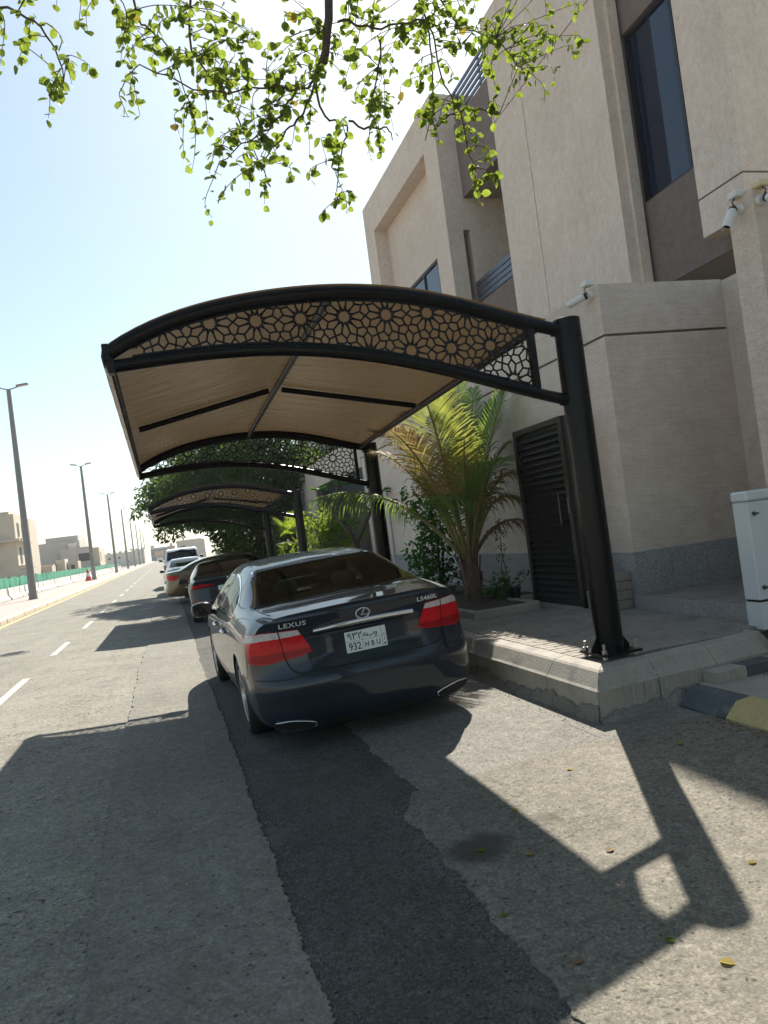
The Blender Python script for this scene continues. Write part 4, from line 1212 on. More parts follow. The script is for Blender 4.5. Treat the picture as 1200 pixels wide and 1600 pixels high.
def lexus_cutters():
    cs = [MB().prism([(-.66, .74), (-.4, .725), (0, .715), (.4, .725), (.66, .74), (.60, 1.25), (.545, 1.65), (.33, 1.69), (0, 1.705), (-.33, 1.69), (-.545, 1.65), (-.60, 1.25)], 0.985, 1.7, 'z'),
          MB().prism([(-.54, 3.26), (0, 3.23), (.54, 3.26), (.67, 3.93), (0, 4.0), (-.67, 3.93)], 1.0, 1.7, 'z'),
          MB().prism([(-.70, .50), (.70, .50), (.70, 1.10), (.56, 1.335), (-.56, 1.335), (-.70, 1.10)], 1.62, 3.32, 'y')]
    for tp, bt in SIDEWIN:
        poly = list(tp) + list(bt)[::-1]
        for a, b in ((-1.2, -.52), (.52, 1.2)): cs.append(MB().prism(poly, a, b, 'x'))
    return cs
def lexus_parts(root, sk, body):
    P = lambda mb, nm, m, par=root, sm=True: mb.build(nm, m, par, sm)
    # rear glass over a real opening, black ceramic border round it
    bot = [(-0.70, 0.78), (-0.45, 0.705), (0, 0.685), (0.45, 0.705), (0.70, 0.78)]
    topl = [(-0.565, 1.66), (-0.35, 1.71), (0, 1.73), (0.35, 1.71), (0.565, 1.66)]
    fr = P(sk.patch('top', topl, bot, 30, 24, 0.003, True), 'rear_window', K['seeglass'])
    for pts in ([(x, y + 0.008) for x, y in bot], [(x, y - 0.008) for x, y in topl], [(-0.695, 0.78), (-0.62, 1.25), (-0.56, 1.66)], [(0.695, 0.78), (0.62, 1.25), (0.56, 1.66)]):
        P(sk.strip('top', pts, 0.05, 0.0045), 'glass_border', K['black_plastic'], fr)
    P(sk.strip('top', [(-0.745, 0.76), (-0.66, 1.2), (-0.60, 1.68)], 0.018, 0.006), 'trim', K['chrome'], fr)
    P(sk.strip('top', [(0.745, 0.76), (0.66, 1.2), (0.60, 1.68)], 0.018, 0.006), 'trim', K['chrome'], fr)
    P(sk.patch('top', [(-0.56, 3.24), (0, 3.20), (0.56, 3.24)], [(-0.70, 3.95), (0, 4.03), (0.70, 3.95)], 24, 14, 0.003, True), 'windscreen', K['seeglass'])
    # cabin
    def seat(x, y, w_, zt, nm):
        mb = superell(w_ / 2, 0.09, 0.30, 3.5); mb.v = [(a + x, b + y - (c + .3) * .18, c + zt - .30) for a, b, c in mb.v]
        st = mb.build(nm, K['leather'], root, True)
        for hx in ((-.30, .30) if w_ > .8 else (0,)):
            mb = superell(0.125, 0.05, 0.075, 3.0); mb.v = [(a + x + hx, b + y - .13, c + zt + .075) for a, b, c in mb.v]; mb.build('headrest', K['leather'], st, True)
    seat(0, 1.86, 1.16, 1.09, 'rear_seat'); seat(-.34, 2.75, .50, 1.10, 'front_seat'); seat(.34, 2.75, .50, 1.10, 'front_seat')
    P(sk.strip('top', [(-0.28, 1.715), (0, 1.722), (0.28, 1.715)], 0.026, 0.006), 'high_brake_light', K['red_dark'])
    # side glass
    for kind in ('left', 'right'):
        sd2 = P(sk.patch(kind, [(1.72, 1.245), (1.80, 1.265)], [(1.72, 1.03), (1.80, 1.03)], 4, 8, 0.004), 'window_pillar', K['black_plastic'])
        P(sk.patch(kind, [(2.41, 1.352), (2.53, 1.36)], [(2.41, 1.025), (2.53, 1.025)], 4, 8, 0.004), 'window_pillar', K['black_plastic'])
        for tp, bt in SIDEWIN:
            P(sk.patch(kind, [(y, z + .006) for y, z in tp], [(y, z - .006) for y, z in bt], 16, 8, 0.003), 'side_window', K['seeglass'])
        P(sk.strip(kind, [(1.38, 1.13), (1.65, 1.25), (2.05, 1.34), (2.6, 1.372), (3.1, 1.335), (3.45, 1.195)], 0.012, 0.005, 40), 'window_trim', K['chrome'])
        P(sk.strip(kind, [(1.30, 1.02), (2.0, 1.012), (3.85, 0.985)], 0.016, 0.006, 40), 'window_trim', K['chrome'])
    # tail lamps: outer on the wing, inner on the lid
    for sx in (-1, 1):
        f = lambda pts: [(sx * x, z) for x, z in pts]
        lo = P(sk.patch('rear', f([(0.6815, 0.955), (0.80, 0.96), (0.905, 0.945)]), f([(0.657, 0.735), (0.80, 0.715), (0.918, 0.725)]), 20, 12, 0.006), 'tail_lamp', K['red'])
        P(sk.patch('rear', f([(0.6835, 0.951), (0.80, 0.956), (0.904, 0.941)]), f([(0.679, 0.902), (0.80, 0.900), (0.909, 0.890)]), 20, 5, 0.0085), 'clear_lens', K['clear'], lo)
        P(sk.patch('rear', f([(0.665, 0.80), (0.80, 0.79), (0.914, 0.79)]), f([(0.659, 0.742), (0.80, 0.722), (0.917, 0.73)]), 20, 5, 0.008), 'reflector', K['red_dark'], lo)
        sdk = 'left' if sx < 0 else 'right'
        P(sk.patch(sdk, [(.20, .948), (.40, .925)], [(.20, .735), (.32, .775)], 10, 8, 0.005), 'lamp_wrap', K['red'], lo)
        P(sk.patch(sdk, [(.20, .944), (.395, .922)], [(.20, .895), (.375, .888)], 10, 3, 0.007), 'clear_lens', K['clear'], lo)
        li = P(sk.patch('rear', f([(0.53, 0.948), (0.60, 0.952), (0.675, 0.955)]), f([(0.435, 0.765), (0.54, 0.745), (0.651, 0.735)]), 16, 12, 0.006), 'lid_lamp', K['red'])
        P(sk.patch('rear', f([(0.532, 0.944), (0.60, 0.948), (0.673, 0.951)]), f([(0.512, 0.906), (0.60, 0.903), (0.668, 0.902)]), 16, 5, 0.0085), 'clear_lens', K['clear'], li)
        P(sk.patch('rear', f([(0.452, 0.80), (0.55, 0.795), (0.656, 0.795)]), f([(0.438, 0.771), (0.54, 0.751), (0.652, 0.741)]), 16, 5, 0.008), 'reflector', K['red_dark'], li)
        P(sk.strip('rear', f([(0.678, 0.96), (0.667, 0.85), (0.652, 0.735), (0.625, 0.66), (0.57, 0.62)]), 0.008, 0.0075), 'lid_gap', K['seam'])
        # bumper side crease reflector and exhaust finisher
        ring = [(0.80, 0.262), (0.68, 0.268), (0.54, 0.238), (0.505, 0.212), (0.53, 0.190), (0.66, 0.186), (0.77, 0.202), (0.812, 0.232), (0.80, 0.262)]
        pts = []
        for x, z in catmull(ring, 5):
            h = sk.at('rear', sx * x, z, 0.004); pts.append(h if h is not None else Vector((sx * x, .05, z)))
        ex = MB().tube(pts, 0.005, 8).build('exhaust_finisher', K['black_plastic'], root, True)
        MB().tube([p + Vector((0, -.003, .001)) for p in pts[:20]], 0.007, 8).build('finisher_rim', K['dim_chrome'], ex, True)
        P(sk.patch('rear', f([(0.512, 0.228), (0.54, 0.237), (0.68, 0.266), (0.80, 0.26)]), f([(0.512, 0.205), (0.535, 0.192), (0.66, 0.188), (0.80, 0.216)]), 14, 5, 0.003), 'exhaust_outlet', K['seam'], ex)
    P(sk.strip('rear', [(-0.57, 0.62), (0, 0.606), (0.57, 0.62)], 0.008, 0.003), 'lid_gap', K['seam'])
    # deck gaps
    for sx in (-1, 1): P(sk.strip('top', [(sx * 0.685, 0.28), (sx * 0.72, 0.5), (sx * 0.735, 0.70)], 0.007, 0.002), 'lid_gap', K['seam'])
    # chrome bar over the plate
    mb = MB(); rows = []
    for x in np.linspace(-0.415, 0.415, 26):
        row = []
        for dz, o_ in ((0.024, 0.004), (0.016, 0.020), (0.0, 0.024), (-0.016, 0.014), (-0.022, 0.004)):
            h = sk.at('rear', x, 0.905 + 0.012 * (1 - (x/.415)**2) + dz, o_); row.append(tuple(h))
        rows.append(row)
    P(mb.grid(rows), 'chrome_bar', K['chrome'])
    # plate
    h = sk.at('rear', 0, 0.765, 0.014)
    pb = MB().box((-0.17, h.y - 0.004, 0.68), (0.17, h.y + 0.004, 0.845), 0.003).build('number_plate', K['plate'], root)
    def ptext(s, size, x, z, st=1.0, bold=0.0):
        me = text_mesh(s, size, 'plate_characters', K['ink'], 0.0008, bold)
        for v in me.vertices: v.co = Vector((x + v.co.x * st, h.y - 0.0045 - v.co.z, z + v.co.y))
        inst('plate_characters', me, pb)
    ptext('932', 0.082, -0.098, 0.722, 0.85, 0.0006); ptext('H B U', 0.058, 0.048, 0.722, 0.9, 0.0006)
    ptext('\u0669\u0663\u0662', 0.078, -0.09, 0.803, 1.0, 0.0008)
    for s_2, x in (('\u0647\u0640', 0.0), ('\u0628', 0.04), ('\u0648', 0.085)): ptext(s_2, 0.062, x, 0.806, 1.0, 0.0008)
    ln = MB(); ln.box((-0.165, h.y - 0.0052, 0.7645), (0.128, h.y - 0.004, 0.7665)); ln.box((-0.033, h.y - 0.0052, 0.684), (-0.031, h.y - 0.004, 0.764)); ln.box((-0.033, h.y - 0.0052, 0.767), (-0.031, h.y - 0.004, 0.841)); ln.box((0.129, h.y - 0.0052, 0.684), (0.131, h.y - 0.004, 0.841))
    ln.build('plate_rule', K['ink'], pb)
    ptext('K', 0.022, 0.149, 0.775); ptext('S', 0.022, 0.149, 0.755); ptext('A', 0.022, 0.149, 0.735)
    MB().lathe([(0, 0.0), (0.008, 0.0), (0.008, 0.001)], 14, 'y', (0.149, h.y - 0.0052, 0.702)).build('plate_dot', K['ink'], pb)
    # badge: oval ring with a slanted L stroke
    pts = []
    for k in range(33):
        a = 2 * math.pi * k / 32; pts.append(sk.at('rear', 0.056 * math.cos(a), 0.975 + 0.040 * math.sin(a), 0.006))
    bd = MB().tube(pts, 0.0055, 8).build('badge', K['badge'], root, True)
    lp = []
    for x, z in ((0.016, 1.008), (-0.012, 0.962), (0.046, 0.962)): lp.append(sk.at('rear', x, z, 0.007))
    MB().tube(lp, [0.005, 0.0065, 0.005], 8).build('badge_stroke', K['badge'], bd, True)
    rear_text(sk, 'LEXUS', 0.050, -0.565, 0.990, K['badge'], 'brand_lettering', root, stretch=1.35, bold=0.0012, spacing=1.15)
    rear_text(sk, 'LS460L', 0.048, 0.555, 0.988, K['badge'], 'model_lettering', root, stretch=1.25, bold=0.0012, spacing=1.05)
    # bumper groove and lower black lip
    P(sk.strip('rear', [(-0.89, 0.60), (-0.80, 0.592), (-0.60, 0.588)], 0.006, 0.002), 'bumper_gap', K['seam'])
    P(sk.strip('rear', [(0.60, 0.588), (0.80, 0.592), (0.89, 0.60)], 0.006, 0.002), 'bumper_gap', K['seam'])
    P(sk.patch('rear', [(-0.48, 0.225), (0.48, 0.225)], [(-0.48, 0.17), (0.48, 0.17)], 20, 4, 0.003), 'bumper_lip', K['black_plastic'])
    mirror(root, sk, 0.93, 3.42, 0.99, K['paint_grey'], 1.15)
    door_lines(root, sk, [[(1.55, 1.0), (1.60, 0.75), (1.72, 0.45), (1.75, 0.25)], [(2.48, 1.0), (2.47, 0.6), (2.46, 0.25)], [(3.75, 0.97), (3.72, 0.6), (3.70, 0.25)], [(0.36, 0.9), (0.40, 0.62), (0.70, 0.60)]])
    door_handles(root, sk, [(1.75, 0.86), (2.65, 0.86)])
    for kind in ('left', 'right'):
        P(sk.strip(kind, [(1.52, 0.275), (2.6, 0.27), (3.75, 0.27)], 0.03, 0.008, 40), 'sill_trim', K['chrome'])
make_car('sedan', 'dark grey sedan parked under the nearest canopy, seen from behind', K['paint_grey'], LX, 5.15, RP, FP, (1.13, 4.22), dict(r=0.345, spokes=10),
         (1.475, 5.86, -0.012), 1.2, -2.4, recess=(0.43, 0.64, 0.892, 0.03), arch=0.375, spec=lexus_parts, cutters=lexus_cutters())

def sedan_keys(L, W, H, deck, zd, glass_base, glass_top, roof_peak, ws_top, cowl, belt=0.93, hood=0.93):
    h = W / 2; b = belt
    return [
     (0.0, .25,h*.86,.60,h*.96, b-.06,h*.91, zd-.05,h*.83, zd-.015,h*.66, zd),
     (deck*.5, .22,h*.9,.60,h*.99, b-.03,h*.93, zd-.02,h*.84, zd+.01,h*.66, zd+.025),
     (glass_base, .20,h*.92,.62,h, b,h*.94, zd+.01,h*.85, zd+.035,h*.67, zd+.05),
     ((glass_base+glass_top)/2, .20,h*.92,.62,h, b+.01,h*.95, b+.13,h*.85, (zd+H)/2+.0,h*.68, (zd+H)/2+.05),
     (glass_top, .20,h*.92,.62,h, b+.01,h*.95, b+.18,h*.835, H-.08,h*.65, H-.045),
     (roof_peak, .20,h*.92,.62,h, b,h*.95, b+.2,h*.83, H-.05,h*.63, H),
     (ws_top, .20,h*.92,.62,h, b-.01,h*.945, b+.18,h*.835, H-.09,h*.62, H-.04),
     ((ws_top+cowl)/2, .20,h*.92,.62,h, b-.02,h*.94, b+.1,h*.85, (hood+H)/2-.05,h*.64, (hood+H)/2+.02),
     (cowl, .21,h*.92,.60,h*.995, b-.05,h*.93, hood+.02,h*.85, hood+.06,h*.66, hood+.09),
     (L-.55, .22,h*.9,.58,h*.98, b-.15,h*.91, hood-.08,h*.8, hood-.04,h*.6, hood-.02),
     (L-.15, .24,h*.85,.54,h*.92, .70,h*.84, .76,h*.74, .79,h*.55, .81),
     (L, .25,h*.8,.52,h*.85, .62,h*.76, .67,h*.66, .70,h*.5, .715)]

def generic_parts(paint, g, lamps, plate=None, third=True, handles=((1.6, .8), (2.6, .8)), trim='black_plastic', mz=0.95, my=None, extra=None, shark=False):
    def f(root, sk, body):
        P = lambda mb, nm, m, par=root, sm=True: mb.build(nm, m, par, sm)
        gb, gt, w0, w1 = g['rear']
        topl = [(-w1, gt - .03), (0, gt + .03), (w1, gt - .03)]; bot = [(-w0, gb + .07), (0, gb), (w0, gb + .07)]
        fr = P(sk.patch('top', [(x * 1.05, y + .025) for x, y in topl], [(x * 1.04, y - .02) for x, y in bot], 24, 18, .0025), 'rear_window', K['black_plastic'])
        P(sk.patch('top', topl, bot, 24, 18, .004, True), 'glass', K['carglass'], fr)
        for kind in ('left', 'right'):
            sd2 = P(sk.patch(kind, g['side_top'], g['side_bot'], 36, 10, .004), 'side_window', K['carglass'])
            P(sk.strip(kind, g['side_bot'], .018, .006, 30), 'window_trim', K[trim], sd2)
        for sx in (-1, 1):
            for (tp, bt, m) in lamps:
                P(sk.patch('rear', [(sx * x, z) for x, z in tp], [(sx * x, z) for x, z in bt], 18, 8, .006), 'tail_lamp', K[m])
        for kind in g.get('wrap', ()):
            P(sk.patch(kind, [(.16, .93), (.42, .91)], [(.16, .76), (.36, .80)], 8, 6, .006), 'lamp_wrap', K['red'])
        if plate:
            h = sk.at('rear', 0, plate, 0.012)
            MB().box((-0.26, h.y - .004, plate - .055), (0.26, h.y + .004, plate + .055)).build('number_plate', K['plate'], root)
        mirror(root, sk, g['W'] / 2, g['my'], mz, paint)
        door_lines(root, sk, g['doors'])
        door_handles(root, sk, handles)
        if shark:
            h = sk.at('top', 0, g['rear'][1] + 0.18, 0)
            MB().prism([(h.y, h.z - .01), (h.y + .2, h.z - .01), (h.y + .03, h.z + .07)], -0.018, 0.018, 'x').build('antenna_fin', paint, root)
        if extra: extra(root, sk, body, P)
    return f

# navy coupe
BK = sedan_keys(4.77, 1.85, 1.385, .55, 1.03, .62, 1.75, 2.25, 2.75, 3.55, .93, .93)
def bmw_extra(root, sk, body, P):
    for sx in (-1, 1):
        P(sk.patch('rear', [(sx*.60, .36), (sx*.78, .37)], [(sx*.62, .28), (sx*.78, .29)], 10, 5, .004), 'exhaust_outlet', K['seam'])
        P(sk.patch('rear', [(sx*.62, .52), (sx*.88, .55)], [(sx*.62, .49), (sx*.88, .52)], 10, 3, .005), 'bumper_reflector', K['red_dark'])
    pts = [sk.at('rear', .045 * math.cos(2*math.pi*k/24), .945 + .045 * math.sin(2*math.pi*k/24), .005) for k in range(25)]
    bd = MB().tube(pts, .005, 6).build('badge', K['chrome'], root, True)
    P(sk.patch('rear', [(-.03, .975), (0, .98)], [(-.035, .945), (0, .945)], 4, 4, .004), 'badge_quarter', K['plate'], bd)
    P(sk.patch('rear', [(0, .945), (.035, .945)], [(0, .91), (.03, .915)], 4, 4, .004), 'badge_quarter', K['plate'], bd)
    P(sk.patch('rear', [(-.55, .42), (.55, .42)], [(-.55, .26), (.55, .26)], 12, 4, .004), 'diffuser', K['black_plastic'])
make_car('coupe', 'dark navy coupe parked in front of the grey sedan', K['paint_navy'], BK, 4.77, [(.2, .1), (.35, .01), (.5, 0), (.62, .02), (.8, .05), (.98, .0), (1.02, .01), (1.05, .06)], FP,
         (0.98, 3.83), dict(r=0.34, spokes=10), (1.37, 18.0, -0.012), -1.0, -2.4, spec=generic_parts(K['paint_navy'],
         dict(W=1.85, my=3.0, rear=(.64, 1.72, .66, .54), side_top=[(1.15, 1.06), (1.6, 1.22), (2.2, 1.285), (2.7, 1.25), (3.1, 1.08)], side_bot=[(1.1, .985), (1.6, .975), (2.2, .97), (2.7, .965), (3.35, .95)],
              doors=[[(1.75, .95), (1.8, .6), (1.85, .25)], [(3.3, .93), (3.28, .6), (3.25, .25)]]),
         [([(.32, .875), (.6, .90), (.90, .895)], [(.34, .845), (.6, .825), (.915, .805)], 'red_dark'), ([(.42, .872), (.6, .888), (.90, .882)], [(.44, .858), (.6, .86), (.905, .85)], 'red')],
         plate=.76, handles=((1.95, .82),), extra=bmw_extra, shark=True))
# bronze sedan across the driveway, its flank to the camera
GK = sedan_keys(4.70, 1.82, 1.45, .5, 1.04, .55, 1.55, 2.2, 2.9, 3.6, .95, .95)
make_car('sedan', 'bronze sedan parked at an angle beyond the navy coupe, red lamp showing', K['paint_gold'], GK, 4.70, [(.2, .1), (.35, .01), (.5, 0), (.62, .02), (.8, .05), (1.0, .04), (1.05, .07)], FP,
         (0.95, 3.70), dict(r=0.33, spokes=7), (-0.14, 27.6, 0.0), -85.0, 0.0, spec=generic_parts(K['paint_gold'],
         dict(W=1.82, wrap=('left', 'right'), my=3.2, rear=(.58, 1.52, .66, .55), side_top=[(0.95, 1.06), (1.5, 1.27), (2.2, 1.35), (2.9, 1.30), (3.3, 1.12)], side_bot=[(0.9, 1.0), (1.5, .99), (2.2, .985), (2.9, .98), (3.5, .965)],
              doors=[[(1.4, .97), (1.5, .6), (1.6, .25)], [(2.4, .96), (2.38, .6), (2.36, .25)], [(3.45, .94), (3.43, .6), (3.4, .25)]]),
         [([(.55, .93), (.75, .94), (.90, .92)], [(.55, .80), (.75, .78), (.905, .74)], 'red')], plate=.72, trim='chrome'))
# white sedan, then the tall white pickup
WK = sedan_keys(4.75, 1.83, 1.47, .5, 1.06, .55, 1.6, 2.3, 2.9, 3.65, .96, .95)
make_car('sedan', 'white sedan behind the bronze one, only its rear window and roof showing', K['paint_silver'], WK, 4.75, [(.2, .1), (.35, .01), (.5, 0), (.62, .02), (.8, .05), (1.0, .04), (1.05, .07)], FP,
         (0.95, 3.72), dict(r=0.33, spokes=7), (0.80, 33.0, 0.0), 0.0, 0.0, spec=generic_parts(K['paint_silver'],
         dict(W=1.83, my=3.2, rear=(.58, 1.56, .66, .55), side_top=[(0.95, 1.07), (1.5, 1.28), (2.2, 1.36), (2.9, 1.31), (3.3, 1.12)], side_bot=[(0.9, 1.01), (1.5, 1.0), (2.2, .995), (2.9, .99), (3.5, .975)],
              doors=[[(1.4, .97), (1.5, .6), (1.6, .25)], [(2.4, .96), (2.38, .6), (2.36, .25)], [(3.45, .94), (3.43, .6), (3.4, .25)]]),
         [([(.55, .93), (.75, .94), (.90, .92)], [(.55, .80), (.75, .78), (.905, .74)], 'red')], plate=.72, trim='chrome'))
PK = [(0.0, .45,.85,.80,.98, 1.10,.96, 1.20,.93, 1.23,.75, 1.23), (1.0, .45,.88,.80,1.0, 1.12,.98, 1.22,.94, 1.24,.76, 1.24), (1.75, .45,.9,.80,1.0, 1.13,.98, 1.22,.95, 1.25,.76, 1.25),
      (1.95, .45,.9,.80,1.0, 1.15,.98, 1.45,.90, 1.82,.78, 1.88), (2.2, .45,.9,.80,1.0, 1.15,.98, 1.48,.89, 1.90,.77, 1.96), (3.2, .45,.9,.80,1.0, 1.15,.98, 1.48,.89, 1.92,.76, 1.99), (4.0, .45,.9,.80,1.0, 1.15,.98, 1.46,.89, 1.86,.74, 1.93),
      (4.6, .45,.9,.80,1.0, 1.15,.98, 1.35,.90, 1.45,.75, 1.50), (4.85, .45,.9,.80,1.0, 1.14,.98, 1.24,.90, 1.29,.75, 1.31), (5.6, .46,.88,.80,.98, 1.08,.95, 1.18,.86, 1.22,.7, 1.24), (5.9, .5,.85,.78,.94, 1.0,.9, 1.05,.8, 1.08,.65, 1.1)]
def pk_extra(root, sk, body, P):
    for x in (-.5, -.2, 0, .2, .5):
        h = sk.at('top', x, 2.25, 0.0); mb = superell(.05, .03, .02); mb.v = [(a + h.x, b + h.y, c + h.z) for a, b, c in mb.v]; mb.build('roof_marker_lamp', K['orange'], root, True)
    P(sk.patch('rear', [(-.72, 1.80), (.72, 1.80)], [(-.80, 1.36), (.80, 1.36)], 20, 10, .006), 'rear_window', K['carglass'])
make_car('pickup', 'tall white pickup truck farthest along the kerb, roof marker lamps showing', K['paint_white'], PK, 5.9, [(.4, .06), (.6, 0), (1.2, .02), (1.25, .05), (2.2, .05)], [(.4, .1), (.7, 0), (1.1, .1)],
         (1.2, 4.85), dict(r=0.40, spokes=6, rim=.26), (0.85, 40.0, 0.0), 0.0, 0.0, plan_r=(0.12, 8), arch=0.45, spec=generic_parts(K['paint_white'],
         dict(W=2.02, my=4.35, rear=(1.86, 1.90, .7, .7), side_top=[(2.2, 1.78), (3.1, 1.82), (3.9, 1.78), (4.4, 1.5)], side_bot=[(2.2, 1.28), (3.1, 1.27), (3.9, 1.27), (4.6, 1.26)], doors=[[(2.3, 1.2), (2.3, .5)], [(3.3, 1.2), (3.3, .5)], [(4.6, 1.2), (4.55, .5)]]),
         [([(.86, 1.15), (.95, 1.15)], [(.86, .85), (.95, .85)], 'red')], plate=None, handles=((2.5, 1.1), (3.4, 1.1)), mz=1.4, extra=pk_extra))

# ------------------------------------------------------------------ street lamps
def lamp_parts(root):
    MB().tube([(0, 0, 0.0), (0, 0, 0.35), (0, 0, 12.2)], [0.25, 0.22, 0.12], 12).build('pole', K['lamp_steel'], root, 40)
    MB().box((-0.25, -0.25, 0.0), (0.25, 0.25, 0.04)).build('base_plate', K['lamp_steel'], root)
    MB().tube([(-0.62, 0, 12.38), (-0.3, 0, 12.27), (0, 0, 12.2), (0.3, 0, 12.27), (0.62, 0, 12.38)], 0.035, 8).build('arm', K['lamp_steel'], root, 40)
    for sx in (-1, 1):
        h = MB().box((-0.34, -0.16, -0.05), (0.34, 0.16, 0.06), 0.04); hd = h.build('lamp_head', K['lamp_steel'], root)
        hd.location = (sx * 0.75, 0, 12.42); hd.rotation_euler = (0, -sx * 0.14, 0)
        MB().box((-0.24, -0.12, -0.062), (0.24, 0.12, -0.052)).build('lens', K['clear'], hd)
words = ['nearest tall twin-arm street lamp at the left edge of the picture', 'second tall twin-arm street lamp, beside the traffic cone', 'third tall twin-arm street lamp along the far footway', 'fourth twin-arm street lamp along the far footway', 'fifth twin-arm street lamp along the far footway', 'sixth twin-arm street lamp along the far footway', 'seventh twin-arm street lamp, small in the distance', 'farthest twin-arm street lamp of the row']
lamp0 = empty('street_lamp', (-7.5, 48.2, 0.15), words[0], 'street lamp', 'twin-arm street lamps in a row')
lamp_parts(lamp0)
for k in range(1, 8):
    o = copy_tree(lamp0); o.location = (-7.45, 48.2 + 39.2 * k, 0.15); o['label'] = words[k]

# cone
cn = empty('traffic_cone', (-7.85, 85.5, 0.15), 'orange and white traffic cone at the foot of the second street lamp', 'cone')
MB().box((-0.35, -0.35, 0), (0.35, 0.35, 0.08)).build('base', K['orange'], cn)
MB().lathe([(0.30, 0.08), (0.23, 0.45)], 16).build('lower_band', K['orange'], cn, True)
MB().lathe([(0.23, 0.45), (0.16, 0.80)], 16).build('white_band', K['white_plastic'], cn, True)
MB().lathe([(0.16, 0.80), (0.06, 1.25), (0, 1.26)], 16).build('upper_band', K['orange'], cn, True)

# ------------------------------------------------------------------ concrete barriers with net fence
bm_ = MB().prism([(-0.30, 0), (-0.30, 0.10), (-0.12, 0.32), (-0.08, 0.82), (0.08, 0.82), (0.12, 0.32), (0.30, 0.10), (0.30, 0)], -1.05, 1.05, 'y').mesh('concrete_barrier', K['barrier'])
for k in range(66):
    o = inst('concrete_barrier', bm_, None, (-10.7 + rnd.uniform(-.06, .06), 50 + k * 2.3, 0.02), (0, 0, rnd.uniform(-.03, .03)))
    tag(o, 'white concrete road barrier in the long row below the green net', 'barrier', 'white concrete barriers in a row')
fen = empty('net_fence', (-11.1, 50, 0.0), 'long green net fence strung behind the white barriers', 'fence')
for k in range(38):
    y0 = 50 + k * 4.0
    rows = []
    for i in range(9):
        y = y0 + i * 0.5; rows.append([(-11.1 + 0.05 * math.sin(3 * y + z * 2), y, z + (0.06 * math.sin(y * 1.7) if z > 1 else 0)) for z in (0.4, 0.9, 1.55)])
    o = MB().grid(rows).build('net_panel', K['green_net'], None, True); o.parent = fen; o.matrix_parent_inverse = Matrix.Translation(fen.location).inverted()
    o = MB().tube([(-11.12, y0, 0), (-11.12, y0, 1.65)], 0.03, 6).build('post', K['lamp_steel']); o.parent = fen; o.matrix_parent_inverse = Matrix.Translation(fen.location).inverted()

# ------------------------------------------------------------------ houses beyond the road
def house(name, label, blocks, wins, loc=(0, 0, 0), cat='house'):
    h = empty(name, loc, label, cat)
    for nm, a, b, m in blocks: MB().box(a, b).build(nm, K[m], h)
    for (face, p, a0, a1, z0, z1) in wins:
        # openings: dark reveal with a frame and sill
        if face == 'y':
            w_ = MB().box((a0, p - 0.02, z0), (a1, p + 0.05, z1)).build('window', K['void'], h); MB().box((a0 - .08, p - 0.08, z0 - .12), (a1 + .08, p - 0.022, z0 - 0.01)).build('sill', K[blocks[0][3]], w_)
        else:
            w_ = MB().box((p - 0.05, a0, z0), (p + 0.02, a1, z1)).build('window', K['void'], h); MB().box((p + 0.022, a0 - .08, z0 - .12), (p + 0.08, a1 + .08, z0 - 0.01)).build('sill', K[blocks[0][3]], w_)
    return h
house('unfinished_house', 'tall beige unfinished house with ledges at the far left edge', [
    ('wall', (-34, 100, 0), (-16.7, 114, 9.0), 'house1'), ('parapet', (-33.8, 100.2, 9.0), (-17.2, 113, 9.35), 'house1'), ('ledge', (-34, 99.2, 5.7), (-16.2, 99.99, 6.0), 'house1'),
    ('corner_pier', (-16.69, 108, 0), (-16.35, 114.2, 8.7), 'house1'), ('ledge', (-16.69, 100, 5.6), (-16.0, 107.9, 6.0), 'house1'), ('ledge', (-16.69, 100, 2.4), (-15.6, 107.9, 2.8), 'house1'), ('porch', (-16.69, 108.0 + 6.3, 0), (-15.0, 118, 2.4), 'house1'), ('water_tank', (-22, 103, 9.36), (-20.4, 105, 10.6), 'house3'), ('stair_head', (-30, 106, 9.36), (-25, 112, 11.4), 'house1')],
    [('x', -16.7, 101.5, 103.0, 6.3, 8.0), ('x', -16.7, 104.5, 106.0, 6.3, 8.0), ('x', -16.7, 101.5, 103.0, 3.0, 5.0), ('x', -16.7, 104.5, 106.0, 3.0, 5.0), ('y', 100, -21, -19.6, 6.4, 8.1)])
house('grey_house', 'grey blockwork house with stepped roofline left of the second lamp', [
    ('wall', (-23.5, 150, 0), (-14.6, 165, 6.7), 'house2'), ('roof_room', (-20.3, 150.4, 6.7), (-14.8, 163, 7.6), 'house2'), ('wing', (-17.5, 146, 0), (-12.4, 149.99, 5.2), 'house2'), ('balcony_wall', (-16.5, 149, 5.2), (-15.2, 149.9, 6.2), 'house3'), ('side_wing', (-12.39, 147, 0), (-11.2, 160, 4.9), 'house1')],
    [('y', 146, -14.6, -12.7, 2.7, 4.1), ('y', 150, -18.7, -18.0, 2.2, 3.7), ('x', -11.2, 149, 150.4, 2.6, 4.0)])
house('low_garden_house', 'low beige outbuildings in front of the grey house', [('wall', (-20.5, 120, 0), (-15.5, 126, 2.6), 'house1'), ('wall', (-15.4, 122, 0), (-14.2, 126, 3.2), 'house1'), ('wall', (-14.1, 124, 0), (-12.6, 128, 2.7), 'house1')], [('y', 120, -18.4, -17.0, .6, 2.2), ('y', 124, -13.6, -13.1, 1.3, 2.2)])
MB().box((-60, 97, 0), (-15.2, 97.4, 2.3)).build('garden_wall', K['house1'], None, label='plain beige garden wall below the tall unfinished house', cat='wall')
